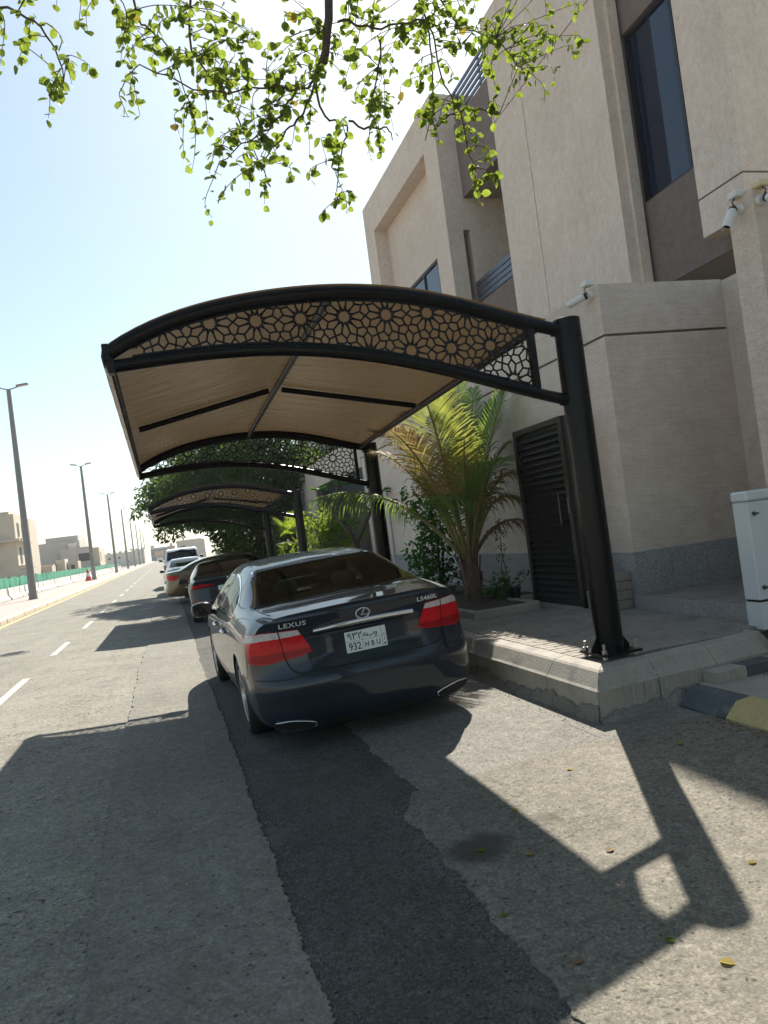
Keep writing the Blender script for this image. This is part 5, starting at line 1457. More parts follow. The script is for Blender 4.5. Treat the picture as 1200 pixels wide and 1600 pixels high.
house('long_white_house', 'long pale terraced house with crenellated roofline behind the far lamps', [('wall', (-22.5, 300, 0), (-11.5, 318, 5.2), 'house3'), ('wall', (-11.49, 299, 0), (-7.2, 318, 5.6), 'house3')] + [('parapet_block', (-22.3 + k * 2.0, 300.2, 5.2 if k < 5 else 5.6), (-21.0 + k * 2.0, 302, 5.75 if k < 5 else 6.1), 'house3') for k in range(8)],
    [('y', 300, -20, -19.2, 3.0, 3.8), ('y', 300, -16.5, -15.8, 3.0, 3.8), ('y', 300, -13.5, -12.8, 1.2, 2.0), ('y', 299, -9.5, -8.8, 3.6, 4.4)])
house('slate_house', 'dark slate building with ochre panel closing the end of the road', [('wall', (-6.9, 420, 0), (1.4, 436, 6.3), 'house4'), ('roof_room', (-6.8, 421, 6.3), (-4.9, 430, 8.4), 'house3'), ('parapet', (-4.8, 420.4, 6.3), (1.3, 430, 6.9), 'house2'), ('panel', (-5.0, 419.8, 2.2), (-0.4, 419.99, 5.0), 'ochre'), ('garden_wall', (-4.2, 417, 0), (-1.0, 417.6, 1.8), 'house3')],
    [('y', 420, -6.4, -5.4, .4, 1.9), ('y', 420, 0.0, 0.8, 3.6, 4.8)])
house('terracotta_house', 'small terracotta coloured house right of the slate building', [('wall', (1.5, 424, 0), (5.6, 440, 7.0), 'redwall'), ('roof_room', (3.2, 425, 7.0), (4.4, 432, 8.4), 'redwall')], [('y', 424, 2.2, 3.0, 2.4, 4.0), ('y', 424, 4.0, 4.8, 2.4, 4.0)])
house('pale_block', 'pale grey block showing between the tree and the far houses', [('wall', (5.0, 300, 0), (14.0, 320, 7.0), 'house3'), ('wall', (4.0, 240, 0), (12, 252, 5.6), 'house2')], [('y', 300, 6.0, 7.0, 3.4, 5.2), ('y', 240, 5.0, 6.2, 2.4, 4.2)])
# neighbour with a tiled eave
nb = empty('tiled_house', (5.2, 33, 0), 'neighbouring house with brown tiled eaves behind the far canopy', 'house')
def nbox(nm, a, b, m):
    o = MB().box(a, b).build(nm, K[m]); o.parent = nb; o.matrix_parent_inverse = Matrix.Translation(nb.location).inverted(); return o
nbox('wall', (5.3, 27.6, 0), (12, 44, 3.4), 'redwall'); nbox('upper_wall', (7.0, 29, 3.4), (12, 43, 6.4), 'house3')
for k in range(6):
    o = MB().prism([(4.5 + k * 0.28, 3.55 + k * 0.13), (4.85 + k * 0.28, 3.72 + k * 0.13), (4.85 + k * 0.28, 3.66 + k * 0.13), (4.5 + k * 0.28, 3.48 + k * 0.13)], 27.2, 44, 'y').build('tile_course', K['rooftile']); o.parent = nb; o.matrix_parent_inverse = Matrix.Translation(nb.location).inverted()
nbox('eave_soffit', (4.6, 27.25, 3.38), (5.3, 43.9, 3.45), 'redwall')
nbox('gatepost', (4.75, 27.2, 0), (5.25, 27.6, 3.2), 'redwall')
# ------------------------------------------------------------------ foliage helpers
def leaf_cloud(centres, n, size, mat, name, parent=None, seed=1, flat=0.5, aspect=0.5, down=0.3):
    """many small folded leaves spread round clump centres: (x, y, z, rx, ry, rz, weight)"""
    g = np.random.default_rng(seed)
    C = np.array(centres, float)
    wt = C[:, 6] / C[:, 6].sum()
    idx = g.choice(len(C), n, p=wt)
    d = g.normal(size=(n, 3)); d /= np.linalg.norm(d, axis=1)[:, None]
    rad = g.uniform(0.35, 1.0, n) ** 0.6
    pos = C[idx, :3] + d * rad[:, None] * C[idx, 3:6]
    # leaf frames
    ax = d * np.array([1, 1, 0.5]) + g.normal(size=(n, 3)) * 0.6; ax[:, 2] -= down; ax /= np.linalg.norm(ax, axis=1)[:, None]
    up = g.normal(size=(n, 3)) * flat + np.array([0, 0, 1.0]); sd_ = np.cross(ax, up); sd_ /= np.linalg.norm(sd_, axis=1)[:, None] + 1e-9
    nn = np.cross(sd_, ax)
    s = size * g.uniform(0.6, 1.25, n)[:, None]
    tip = pos + ax * s; mid = pos + ax * s * 0.5
    a = mid + sd_ * s * aspect * 0.5 + nn * s * 0.10; b = mid - sd_ * s * aspect * 0.5 + nn * s * 0.10
    V = np.stack([pos, a, tip, b], 1).reshape(-1, 3)
    F = np.arange(n * 4).reshape(n, 4)
    F = np.concatenate([F[:, [0, 1, 2]], F[:, [0, 2, 3]]])
    me = bpy.data.meshes.new(name)
    me.vertices.add(len(V)); me.vertices.foreach_set('co', V.ravel())
    me.loops.add(F.size); me.loops.foreach_set('vertex_index', F.ravel().astype(np.int32))
    me.polygons.add(len(F)); me.polygons.foreach_set('loop_start', np.arange(0, F.size, 3, dtype=np.int32)); me.polygons.foreach_set('loop_total', np.full(len(F), 3, dtype=np.int32))
    me.update(); me.validate()
    me.materials.append(mat)
    return inst(name, me, parent)

# ------------------------------------------------------------------ large dark tree over the far canopy
tr = empty('shade_tree', (3.6, 30.0, 0), 'large dark green drooping shade tree beyond the second canopy', 'tree')
tk = MB()
tk.tube([(0, 0, 0), (0.05, 0.1, 1.0), (-0.05, 0.05, 2.4)], [0.26, 0.2, 0.17], 12)
for k, (dx, dy, dz) in enumerate([(-2.6, -1.0, 4.6), (-2.0, 1.6, 5.0), (1.6, -1.2, 4.8), (1.2, 1.5, 5.2), (-0.6, 0.2, 6.0), (-3.2, 0.3, 3.8), (-0.8, -3.0, 4.2)]):
    tk.tube([(-0.05, 0.05, 2.2), (dx * .3, dy * .3, 2.2 + (dz - 2.2) * .45), (dx * .7, dy * .7, 2.2 + (dz - 2.2) * .85), (dx, dy, dz)], [0.13, 0.10, 0.06, 0.025], 8)
tk.build('trunk', K['bark'], tr, 40)
g = random.Random(5); cc = []
for k in range(290):
    a = g.uniform(0, 6.28); u = g.random() ** 0.5
    x = u * 3.9 * math.cos(a) + 0.3; y_ = u * 4.2 * math.sin(a)
    topz = 6.9 - 3.0 * (u ** 2) + g.uniform(-.5, .4)
    z = g.uniform(min(topz, max(2.6 if x < -2.0 else (1.0 if x > -.8 else 2.6 - 1.33 * (x + 2.0)), topz - 5.2)), topz) if g.random() < .75 else topz
    r = g.uniform(.35, .75)
    cc.append((x, y_, z, r, r, r * .7, r * r))
for k in range(60):      # weeping outer shoots towards the road
    a = g.uniform(2.2, 4.9); u = g.uniform(3.0, 4.0)
    x = u * math.cos(a); y_ = u * math.sin(a); z0 = g.uniform(3.3, 4.9)
    for j in range(4): cc.append((x - .16 * j * 1.0, y_ + g.uniform(-.1, .1), z0 - .24 * j, .26, .26, .14, .035))
leaf_cloud(cc, 62000, 0.20, K['ficus'], 'crown', tr, 11, aspect=.45, down=.5)
tw = MB()
for k in range(0, len(cc), 3):
    c = cc[k]; h0 = Vector((c[0] * .45, c[1] * .45, 2.6 + (c[2] - 2.2) * .5)); tw.tube([h0, (h0 + Vector(c[:3])) / 2 + Vector((0, 0, .2)), c[:3]], [0.03, 0.02, 0.008], 5)
tw.build('twigs', K['twig'], tr)
for x in [tr]: pass
# a second, brighter small tree edge behind the canopy on the left side
t2 = empty('roadside_tree', (1.6, 37.5, 0), 'paler leafy tree edge showing left of the shade tree', 'tree')
MB().tube([(2.2, 0, 0), (2.1, 0, 2.0), (1.0, 0, 4.6)], [0.2, 0.16, 0.08], 8).build('trunk', K['bark'], t2, 40)
cc2 = [(g.gauss(0.1, .8), g.gauss(0, .8), g.uniform(4.2, 8.6), .6, .6, .5, 1) for _ in range(40)]
leaf_cloud(cc2, 5000, 0.19, K['ficus'], 'crown', t2, 12)

# ------------------------------------------------------------------ palms
def frond(tip, base, ctrl, ll, mat, parent, seed=0, n=46, vee=0.35, droop=0.35, wd=0.023, bare=0.27, name='frond'):
    g = random.Random(seed)
    b0, c0, t0 = Vector(base), Vector(ctrl), Vector(tip)
    def q(t): return b0 * (1-t)**2 + c0 * 2*t*(1-t) + t0 * t*t
    def dq(t): return ((c0 - b0) * 2*(1-t) + (t0 - c0) * 2*t).normalized()
    pts = [q(i / 14) for i in range(15)]
    rc = MB().tube(pts, [0.028 * (1 - i / 14) ** 0.8 + 0.004 for i in range(15)], 6).mesh('rachis', K['rachis'] if mat is not K['palm_dead'] else mat, True)
    mb = MB()
    for i in range(n):
        t = bare + (1 - bare) * (i + .5) / n
        p = q(t); d = dq(t)
        sdv = d.cross(Vector((0, 0, 1)));
        if sdv.length < .05: sdv = Vector((1, 0, 0))
        sdv.normalize(); upv = sdv.cross(d)
        L = ll * (math.sin(math.pi * min(1, .12 + .88 * (t - bare) / (1 - bare)) ** .75) ** .55) * g.uniform(.88, 1.08) + .06
        for sx in (-1, 1):
            sweep = .45 + .75 * t
            dirv = (sdv * sx + d * sweep + upv * (vee + g.uniform(-.12, .12)) + Vector((g.uniform(-.06, .06),) * 3)).normalized()
            w_ = (d.cross(dirv)).cross(dirv).normalized() * wd * g.uniform(.8, 1.15)
            dr = Vector((0, 0, -1)) * droop * g.uniform(.6, 1.5)
            a0 = p; a1 = p + dirv * L * .45 + dr * L * .12; a2 = p + dirv * L * .78 + dr * L * .38; a3 = p + dirv * L * .97 + dr * L * .72
            mb.add([a0 - w_*.3, a0 + w_*.3, a1 + w_*.5, a1 - w_*.5, a2 + w_*.38, a2 - w_*.38, a3], [(0, 1, 2, 3), (3, 2, 4, 5), (5, 4, 6)])
    o = mb.build(name, mat, parent, False, False)
    inst('rachis', rc, o)
    return o
palm = empty('palm', (0, 0, 0), 'young feather palm with yellowing fronds in the planter', 'palm')
pb_ = Vector((4.02, 9.95, 1.02))
tkp = MB(); prof_ = []
for i in range(15):
    z = .42 + i * .042; prof_.append((.125 - .025 * (i / 14) + (.014 if i % 2 else -.004), z))
tkp.lathe(prof_, 18, 'z', (4.02, 9.95, 0)); tkp.build('trunk', K['palmtrunk'], palm, True)
for k in range(11):
    a = k * 2.4; b = MB(); c_, s__ = math.cos(a), math.sin(a); z0 = .5 + k * .045
    b.bar((4.02 + .10 * c_, 9.95 + .10 * s__, z0), (4.02 + .16 * c_, 9.95 + .16 * s__, z0 + .34), .07, .014, (c_, s__, 0)); b.build('leaf_sheath', K['palmtrunk'], palm)
for k, (tip, up, ll, m, n, dr) in enumerate([
    ((3.28, 9.0, 3.38), .55, .74, 'palm_yel', 66, .35),
    ((3.75, 9.9, 3.62), .35, .50, 'palm', 52, .3), ((4.35, 10.3, 3.60), .3, .42, 'palm', 48, .3), ((4.62, 10.4, 3.48), .3, .42, 'palm', 48, .3),
    ((4.70, 10.0, 3.20), .40, .46, 'palm', 50, .25), ((4.72, 9.7, 2.55), .65, .45, 'palm_yel', 46, .6), ((4.68, 9.5, 1.75), .85, .42, 'palm_yel', 42, .9),
    ((2.05, 10.6, 2.12), 1.05, .46, 'palm', 60, 1.1), ((3.0, 10.3, 3.30), .5, .46, 'palm', 50, .4), ((3.3, 10.9, 3.2), .5, .45, 'palm', 46, .4),
    ((4.68, 9.35, 1.45), .5, .30, 'palm_dead', 30, 1.0), ((4.60, 10.35, 2.95), .30, .34, 'palm_dead', 36, .4), ((3.45, 9.3, 1.9), .75, .42, 'palm', 40, .9), ((3.75, 8.9, 2.6), .65, .48, 'palm_yel', 46, .6), ((2.98, 9.5, 2.85), .75, .66, 'palm_red', 60, .5), ((4.62, 9.35, 3.25), .45, .55, 'palm', 54, .3), ((3.05, 10.6, 2.7), .8, .55, 'palm_red', 52, .6), ((4.3, 9.0, 2.3), .8, .50, 'palm', 48, .7), ((4.66, 9.3, 2.1), .9, .5, 'palm_red', 46, .8)]):
    t = Vector(tip); b = pb_ + Vector(((t - pb_).x, (t - pb_).y, 0)).normalized() * .06
    mid = (b + t) / 2; c = Vector((b.x + (t.x - b.x) * .44, b.y + (t.y - b.y) * .44, mid.z + up * .8))
    frond(t, b, c, ll, K[m], palm, 40 + k, n, .30, dr)
# small fan palm near the far canopy post
fp = empty('fan_palm', (3.75, 22.2, 0.4), 'small bright fan palm beside the far canopy post', 'palm')
MB().tube([(0, 0, 0), (0, 0, 0.6), (0.02, 0, 1.0)], [0.13, 0.1, 0.08], 10).build('trunk', K['palmtrunk'], fp, True)
gg = random.Random(3)
for k in range(14):
    a = gg.uniform(0, 6.28); el = gg.uniform(.15, 1.3); d = Vector((math.cos(a) * math.cos(el), math.sin(a) * math.cos(el), math.sin(el)))
    st = Vector((0, 0, 1.0)); e = st + d * gg.uniform(.5, .8)
    mb = MB()
    sdv = d.cross(Vector((0, 0, 1))).normalized(); uu = sdv.cross(d)
    for j in range(22):
        th = -1.5 + 3.0 * j / 21; dv = d * math.cos(th) + sdv * math.sin(th); wv = d.cross(sdv).cross(dv) * .016; Lf = .55 * (1 - .15 * abs(th))
        mb.add([e - wv*.4, e + wv*.4, e + dv*Lf*.6 + wv, e + dv*Lf*.6 - wv, e + dv*Lf + Vector((0, 0, -.10))], [(0, 1, 2, 3), (3, 2, 4)])
    fr_ = mb.build('fan_leaf', K['ficus2'], fp, False, False)
    MB().tube([st, (st + e) / 2 + Vector((0, 0, .05)), e], .009, 5).build('stalk', K['rachis'], fr_)

# shrubs and small plants along the wall
def shrub(name, label, loc, cl, n, size, mat, stems, seed, cat='shrub'):
    s = empty(name, loc, label, cat)
    m = MB()
    for (p, q) in stems: m.tube([p, ((p[0]+q[0])/2 + .04, (p[1]+q[1])/2, (p[2]+q[2])/2), q], [.022, .017, .009], 6)
    m.build('stems', K['bark'], s)
    leaf_cloud(cl, n, size, K[mat], 'foliage', s, seed)
    return s
r5 = random.Random(8)
cl = [(r5.gauss(0, .42), r5.gauss(0, .5), .5 + r5.random() * 1.3, .28, .28, .25, 1) for _ in range(26)]
shrub('bright_shrub', 'bright yellow green shrub behind the grey sedan roof', (3.75, 18.6, .4), cl, 2600, .10, 'ficus2', [((0, 0, 0), (c[0], c[1], c[2])) for c in cl[:10]], 21)
cl = [(r5.gauss(0, .16), r5.gauss(0, .28), .15 + r5.random() * 1.55, .19, .22, .2, 1) for _ in range(34)]
shrub('climbing_vine', 'dark green vine climbing a stake left of the palm', (4.05, 11.35, .45), cl, 2400, .095, 'vine', [((0, 0, 0), (0, 0, 1.7)), ((.05, .1, 0), (.1, -.1, 1.3))], 22, 'vine')
cl = [(r5.gauss(0, .5), r5.gauss(0, .6), .3 + r5.random() * 1.4, .35, .35, .3, 1) for _ in range(30)]
shrub('dark_hedge', 'dark green hedge plant by the far wall', (4.1, 24.6, .4), cl, 2400, .11, 'ficus', [((0, 0, 0), (c[0], c[1], c[2])) for c in cl[:8]], 23)
# plumeria with bare forked limbs and leaf tufts
pm_ = empty('plumeria', (4.1, 16.3, .4), 'plumeria with thick forked limbs and leaf tufts by the wall', 'tree')
lim = [((0, 0, 0), (-.05, 0, 1.0)), ((-.05, 0, 1.0), (-.45, .5, 1.75)), ((-.05, 0, 1.0), (.25, -.3, 1.6)), ((-.45, .5, 1.75), (-.6, .9, 2.25)), ((-.45, .5, 1.75), (-.2, .4, 2.3)), ((.25, -.3, 1.6), (.5, -.5, 2.0)), ((0, 0, .6), (-.35, -.5, 1.35))]
m_ = MB()
for a, b in lim: m_.tube([a, b], [.055, .04], 8)
m_.build('limbs', K['bark'], pm_, 40)
lv = MB(); g6 = random.Random(4)
for a, b in lim[2:]:
    for k in range(11):
        an = g6.uniform(0, 6.28); d = Vector((math.cos(an), math.sin(an), g6.uniform(-.1, .8))).normalized(); sd_ = d.cross(Vector((0, 0, 1))).normalized(); p = Vector(b); L = g6.uniform(.22, .34)
        lv.add([p, p + d*L*.35 + sd_*.035, p + d*L*.75 + sd_*.042, p + d*L - Vector((0, 0, .04)), p + d*L*.75 - sd_*.042, p + d*L*.35 - sd_*.035], [(0, 1, 2, 3), (0, 3, 4, 5)])
lv.build('foliage', K['vine'], pm_, False, False)
# thin seedlings and a flower pot in the planter
for k, (x, y_, h, lab) in enumerate([(4.40, 9.65, 1.05, 'tall thin weed stem beside the gate in the planter'), (4.28, 9.45, .85, 'shorter thin weed stem in front of the tall one'), (4.15, 9.25, .35, 'low leafy seedling at the planter corner')]):
    s = empty('weed', (x, y_, .45), lab, 'plant'); m_ = MB(); pts = [(0.03 * math.sin(j * 1.3 + k), .02 * math.cos(j), h * j / 6) for j in range(7)]
    m_.tube(pts, [.008 - .0009 * j for j in range(7)], 5); m_.build('stem', K['vine'], s)
    leaf_cloud([(p[0], p[1], p[2], .07, .07, .04, 1) for p in pts[1:]], 46 if h > .5 else 60, .055, K['vine'], 'foliage', s, 60 + k)
cl = [(r5.gauss(0, .12), r5.gauss(0, .15), .02 + r5.random() * .25, .1, .1, .08, 1) for _ in range(14)]
shrub('ground_plant', 'low leafy plant at the foot of the palm trunk', (4.22, 9.75, .45), cl, 420, .06, 'vine', [((0, 0, 0), (.05, 0, .2))], 24, 'plant')
pot = empty('flower_pot', (4.28, 9.18, .45), 'small black plastic flower pot in the planter', 'pot')
MB().lathe([(0.0, .01), (.06, .01), (.085, .16), (.092, .16), (.092, .18), (.08, .18), (.075, .15), (0, .15)], 20).build('bowl', K['black_plastic'], pot, 40)
# wall pipe
MB().tube([(4.765, 16.1, .4), (4.765, 16.1, 2.5)], .03, 8).build('drain_pipe', K['white_plastic'], None, True, label='thin pale drain pipe running down the boundary wall', cat='pipe')

# ------------------------------------------------------------------ branches hanging overhead
ot = empty('overhanging_tree', (2.55, 0.55, 0), 'leafy branches of a roadside tree hanging in from the top', 'tree')
inv_ot = Matrix.Translation(ot.location).inverted()
def otadd(o): o.parent = ot; o.matrix_parent_inverse = inv_ot; return o
otadd(MB().tube([(2.55, .55, 0), (2.5, .6, 1.2), (2.4, .8, 2.6), (2.2, 1.3, 3.9), (1.9, 2.2, 4.9), (1.75, 3.2, 5.5)], [.17, .14, .12, .10, .08, .055], 12).build('trunk', K['bark'], None, True))
LIMBS = {
 'limb': [(1.75, 5.5), (1.45, 5.23), (1.38, 4.9), (1.29, 4.49)],
 'A': [(0.57, 5.08), (0.53, 4.73), (0.67, 4.42), (0.83, 4.12), (0.9, 3.8)], 'B': [(-0.63, 4.8), (-0.35, 4.71), (-0.24, 4.53), (-0.25, 4.27)],
 'C': [(1.37, 4.82), (1.22, 4.41), (0.97, 4.31), (0.62, 4.31), (0.23, 4.4), (0.08, 4.32)], 'D': [(1.13, 4.34), (0.98, 4.12), (0.8, 3.92), (0.56, 3.78)],
 'E': [(1.26, 4.45), (1.11, 4.16), (0.97, 4.02), (0.79, 3.86)], 'F': [(1.22, 4.43), (1.23, 4.17), (1.4, 4.13), (1.31, 3.89), (1.28, 3.67)],
 'G': [(1.4, 4.74), (1.62, 4.69), (1.92, 4.68), (2.02, 4.44), (2.07, 4.15), (2.14, 3.9), (2.24, 3.73)], 'H': [(1.67, 4.69), (1.61, 4.42), (1.51, 4.09)],
 'I': [(1.99, 5.2), (2.37, 4.97), (2.62, 4.81), (2.82, 4.69)], 'J': [(1.94, 5.11), (2.11, 4.78), (2.11, 4.44), (1.98, 4.14)], 'K': [(0.2, 5.05), (0.24, 4.78), (0.4, 4.6), (0.47, 4.3)],
 'L': [(-0.15, 5.02), (0.07, 4.81), (0.15, 4.59)], 'M': [(1.97, 4.1), (2.27, 4.28), (2.44, 4.2)], 'N': [(1.4, 4.13), (1.56, 4.03), (1.61, 3.93)]}
gb = random.Random(17)
allpts = []
for nm, pl_ in LIMBS.items():
    c = catmull(pl_, 6); ph = gb.uniform(0, 6.28); dy = gb.uniform(-.25, .25) if nm not in ('limb', 'C', 'E', 'F') else 0.0
    pts = [(x, 4.5 + dy * min(1, i / 6) + .05 * math.sin(i * .5 + ph), z + .012 * math.sin(i * 1.9 + ph)) for i, (x, z) in enumerate(c)]
    r0 = .034 if nm == 'limb' else .0085; r1 = .024 if nm == 'limb' else .003
    if nm in ('A', 'B', 'K', 'L', 'I', 'J'):      # carried back to the trunk above the frame
        pts = [(1.78, 3.1, 5.45), ((1.78 + pts[0][0]) / 2, 3.9, 5.6)] + pts
    m = len(pts)
    otadd(MB().tube(pts, [r0 + (r1 - r0) * i / (m - 1) for i in range(m)], 8 if nm == 'limb' else 6).build('branch', K['twig'] if nm != 'limb' else K['bark'], None, True))
    if nm != 'limb': allpts += pts[2:]
CL = [(-0.38, 4.72, 0.17, 6), (-0.23, 4.57, 0.15, 7), (-0.28, 4.31, 0.1, 5), (-0.01, 4.75, 0.12, 4), (0.19, 4.67, 0.15, 6), (0.14, 4.33, 0.1, 3), (0.41, 4.72, 0.19, 9), (0.62, 4.62, 0.21, 12), (0.49, 4.42, 0.19, 9), (0.41, 4.11, 0.1, 4), (0.7, 4.35, 0.23, 14), (0.89, 4.63, 0.21, 12), (0.96, 4.28, 0.21, 12), (0.79, 4.12, 0.17, 7), (0.56, 3.78, 0.08, 4), (0.73, 3.82, 0.12, 5), (0.9, 3.8, 0.08, 4), (1.13, 4.04, 0.12, 4), (1.15, 4.52, 0.19, 11), (1.22, 4.77, 0.15, 6), (1.28, 3.69, 0.1, 5), (1.51, 4.79, 0.17, 7), (1.55, 4.46, 0.15, 7), (1.55, 4.13, 0.09, 6), (1.75, 4.68, 0.17, 8), (1.85, 4.43, 0.15, 6), (1.94, 4.81, 0.15, 6), (2.16, 4.78, 0.19, 9), (2.07, 4.48, 0.12, 5), (2.0, 4.15, 0.12, 7), (2.13, 3.96, 0.05, 2), (2.26, 3.77, 0.09, 6), (2.29, 4.26, 0.1, 5), (2.45, 4.89, 0.19, 10), (2.68, 4.86, 0.19, 12), (2.79, 4.69, 0.15, 9), (2.58, 4.55, 0.1, 5), (1.19, 3.89, 0.08, 3)]
# rounded leaf with a folded midrib and a short stalk
lv = [(0, -.12, 0), (0, 0, 0), (.30, .18, .06), (.40, .45, .08), (.31, .74, .06), (0, 1, -.04), (-.31, .74, .06), (-.40, .45, .08), (-.30, .18, .06), (0, .5, -.02)]
lf_me = []
for m in (K['leaf'], K['leaf'], K['leafdry']):
    b = MB().add(lv, [(1, 2, 3, 9), (9, 3, 4, 5), (1, 9, 7, 8), (9, 5, 6, 7), ]); b.add([(-.02, -.2, 0), (.02, -.2, 0), (.02, .05, 0), (-.02, .05, 0)], [(0, 1, 2, 3)])
    lf_me.append(b.mesh('leaf', m, False, False))
ap = [Vector(p) for p in allpts]
mats = []; twm = MB()
for (cx, cz, cr, n) in CL:
    for k in range(int(n * 1.05)):
        a = gb.uniform(0, 6.28); rr = 1.35 * cr * math.sqrt(gb.random())
        e = Vector((cx + rr * math.cos(a), 4.5 + gb.uniform(-.3, .3), cz + rr * math.sin(a)))
        s0 = min(ap, key=lambda p: (p - e).length + (0.15 if p.z < e.z else 0) + gb.uniform(0, .05))
        mid = (s0 + e) / 2 + Vector((gb.uniform(-.03, .03), 0, gb.uniform(0, .06)))
        e2 = e + Vector((gb.uniform(-.04, .04), gb.uniform(-.05, .05), -gb.uniform(.02, .12)))
        pts = [Vector(c) for c in catmull([tuple(s0), tuple(mid), tuple(e), tuple(e2)], 4)]
        twm.tube(pts, [.0032 - .0018 * i / (len(pts) - 1) for i in range(len(pts))], 5)
        nl = gb.randint(6, 10)
        for j in range(nl):
            t = 1 - (j / nl) * min(1.0, .32 / max(.05, (e - s0).length)) if (e - s0).length > .32 else 1 - j / nl
            p = pts[min(len(pts) - 1, int(t * (len(pts) - 1)))] + Vector((gb.uniform(-.012, .012), gb.uniform(-.012, .012), gb.uniform(-.012, .012)))
            d = Vector((gb.gauss(0, .75), gb.gauss(0, .75), gb.gauss(-.55, .45))).normalized()
            q = d.to_track_quat('Y', 'Z').to_matrix().to_4x4() @ Matrix.Rotation(gb.uniform(-1.2, 1.2), 4, 'Y')
            sz = gb.uniform(.040, .072) * (.75 if gb.random() < .25 else 1.0)
            mats.append((Matrix.Translation(p) @ q @ Matrix.Scale(sz, 4), sz, 2 if gb.random() < .03 else 0))
# crown for these branches, added out of view to block sky light from behind
g9 = random.Random(23); cb = []
for k in range(120):
    a = g9.uniform(0, 6.28); u = g9.random() ** .5; x = 2.0 + 3.6 * u * math.cos(a); y_ = -1.6 + 3.4 * u * math.sin(a); r = g9.uniform(.4, .8)
    cb.append((x - 2.55, y_ - .55, 6.4 + g9.uniform(-1.6, 1.8) * (1.1 - u), r, r, r * .7, r * r))
leaf_cloud(cb, 15000, .17, K['leaf'], 'crown', ot, 29)
lb = MB()
for c in cb[::3]: lb.tube([(-.35, .75, 3.9), (c[0] * .5 - .1, c[1] * .5 + .3, 4.6 + (c[2] - 4.6) * .5), c[:3]], [.05, .03, .01], 6)
lb.build('limbs', K['bark'], ot, True)
otadd(twm.build('twigs', K['twig'], None))
mats.sort(key=lambda m: -m[1])
for M_, sz, mi in mats[:300]:
    o = inst('leaf', lf_me[mi], None); o.matrix_world = M_; o.parent = ot; o.matrix_parent_inverse = inv_ot
rest_ = MB()
for M_, sz, mi in mats[300:]:
    rest_.add([M_ @ Vector(p) for p in lv], [(1, 2, 3, 9), (9, 3, 4, 5), (1, 9, 7, 8), (9, 5, 6, 7)])
o = rest_.build('small_leaves', K['leaf'], None, False, False); o['kind'] = 'stuff'; otadd(o)

# ------------------------------------------------------------------ litter on the ground
fl = MB().add([(x, y, abs(x) * .35 + .004) for x, y, z in lv[1:]], [(0, 1, 2, 8), (8, 2, 3, 4), (0, 8, 6, 7), (8, 4, 5, 6)])
fme = [fl.mesh('fallen_leaf', K['leafdry'], False, False), fl.mesh('fallen_leaf', K['ficus2'], False, False), fl.mesh('fallen_leaf', K['litter'], False, False)]
for k, (x, y_, m, lab) in enumerate([(1.47, 3.33, 0, 'yellow fallen leaf on the shaded apron below the canopy shadow edge'), (1.63, 3.83, 0, 'small olive leaf lying in the sunlit apron'), (2.15, 4.20, 0, 'yellow fallen leaf near the pavement corner'), (1.12, 2.92, 1, 'green fallen leaf on the dark asphalt lane'),
        (1.55, 2.46, 1, 'green fallen leaf beside the post shadow'), (1.62, 2.26, 0, 'pale yellow leaf near the bottom right corner'), (2.15, 2.72, 0, 'yellow leaf at the right edge of the apron'), (2.9, 4.1, 0, 'small yellow leaf in the shade by the painted kerb'), (-0.14, 4.05, 2, 'small brown scrap on the smooth asphalt strip'), (1.27, 3.54, 1, 'green leaf lying on the oil stain'), (1.2, 2.5, 2, 'brown leaf on the dark asphalt lane'), (1.75, 3.15, 2, 'brown leaf lying on the post shadow')]):
    o = inst('fallen_leaf', fme[m], None, (x, y_, gz(x) + .014), (0, 0, rnd.uniform(0, 6.28)), (rnd.uniform(.035, .055),) * 3)
    tag(o, lab, 'leaf', 'fallen leaves on the ground')
gr_ = random.Random(77); pb2 = MB()
def peb(x, y, s, z0):
    vs = [(x + s * math.cos(a) * gr_.uniform(.6, 1), y + s * math.sin(a) * gr_.uniform(.6, 1), z0) for a in (0, 1.57, 3.14, 4.71)] + [(x + gr_.uniform(-.3, .3) * s, y, z0 + s * gr_.uniform(.6, 1.1))]
    pb2.add(vs, [(0, 1, 4), (1, 2, 4), (2, 3, 4), (3, 0, 4)])
for k in range(900):
    y_ = gr_.uniform(1.6, 9) ** 1.0; x = .352 + wr_(y_) + abs(gr_.gauss(0, .05)); peb(x, y_, gr_.uniform(.002, .007), gz(x) + .004)
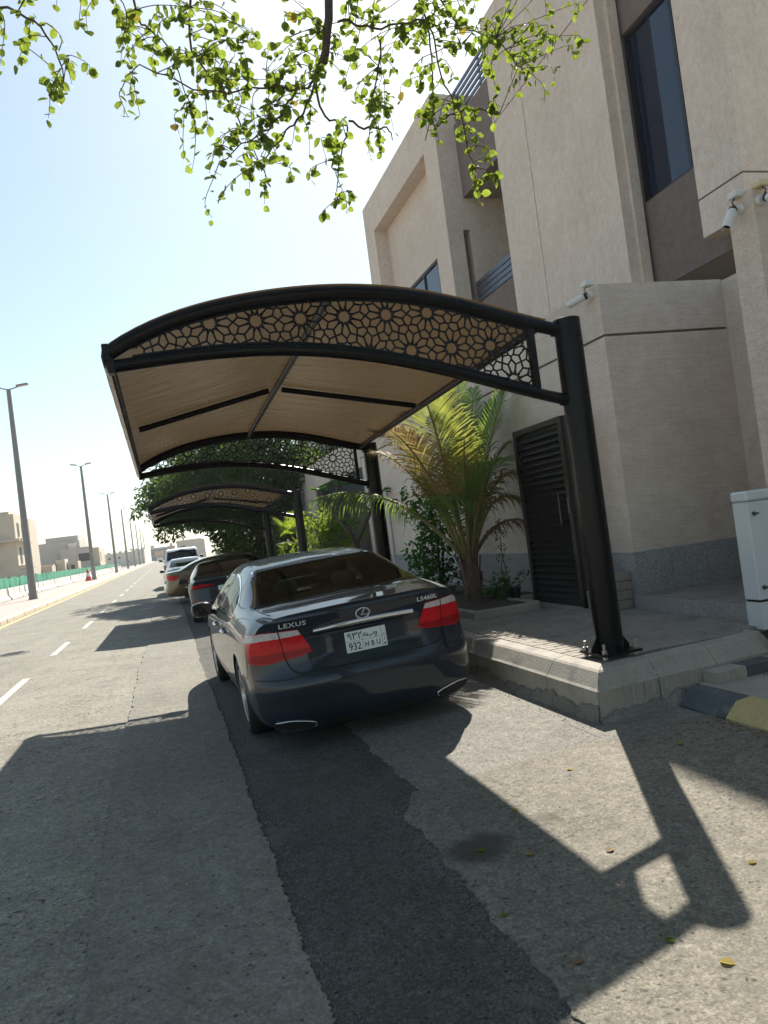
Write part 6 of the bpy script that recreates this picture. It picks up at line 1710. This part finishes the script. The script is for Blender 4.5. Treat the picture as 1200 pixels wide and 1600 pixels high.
for k in range(700):
    y_ = gr_.uniform(1.6, 4.5); x = 1.08 + w3(y_) - abs(gr_.gauss(0, .06)); peb(x, y_, gr_.uniform(.002, .006), gz(x) + .004)
for k in range(500):
    x = gr_.uniform(-1.2, 3.2); y_ = gr_.uniform(1.8, 8); peb(x, y_, gr_.uniform(.0015, .006), gz(x) + .012)
for k in range(260):
    y_ = gr_.uniform(4.2, 8); x = 2.70 - abs(gr_.gauss(0, .06)); peb(x, y_, gr_.uniform(.003, .01), gz(x) + .006)
pb2.build('gravel', K['pebble'], None, False, False, label='loose gravel crumbs along the asphalt joints', kind='stuff')
lt_ = MB()
for k in range(160):
    x = gr_.choice([gr_.uniform(3.2, 3.42), gr_.uniform(4.1, 4.4)]); y_ = gr_.uniform(3.6, 4.4) if x < 3.6 else gr_.uniform(4.68, 4.75); z0 = gz(x) + .014 if x < 3.6 else .17; a = gr_.uniform(0, 6.28); s = gr_.uniform(.008, .02)
    lt_.add([(x + s * math.cos(a), y_ + s * math.sin(a), z0 + gr_.uniform(0, .02)), (x - s * .5 * math.sin(a), y_ + s * .5 * math.cos(a), z0), (x - s * math.cos(a), y_ - s * math.sin(a), z0 + gr_.uniform(0, .01)), (x + s * .5 * math.sin(a), y_ - s * .5 * math.cos(a), z0 + .004)], [(0, 1, 2, 3)])
lt_.build('leaf_litter', K['litter'], None, False, False, label='dry leaf litter gathered along the painted kerb', kind='stuff')

# ------------------------------------------------------------------ dusty air
hz = MB().box((-640, -100, -1.1), (640, 940, 15.5)).build('haze', None, None, kind='stuff')
hz['label'] = 'thin dusty haze in the air over the whole street'
hm = bpy.data.materials.new('haze_air'); hm.use_nodes = True; hn = hm.node_tree; hn.nodes.clear()
pv = hn.nodes.new('ShaderNodeVolumePrincipled'); pv.inputs['Color'].default_value = (0.93, 0.95, 1.0, 1); pv.inputs['Density'].default_value = 0.00035; pv.inputs['Anisotropy'].default_value = 0.3
ho = hn.nodes.new('ShaderNodeOutputMaterial'); hn.links.new(pv.outputs[0], ho.inputs['Volume']); hz.data.materials.append(hm)
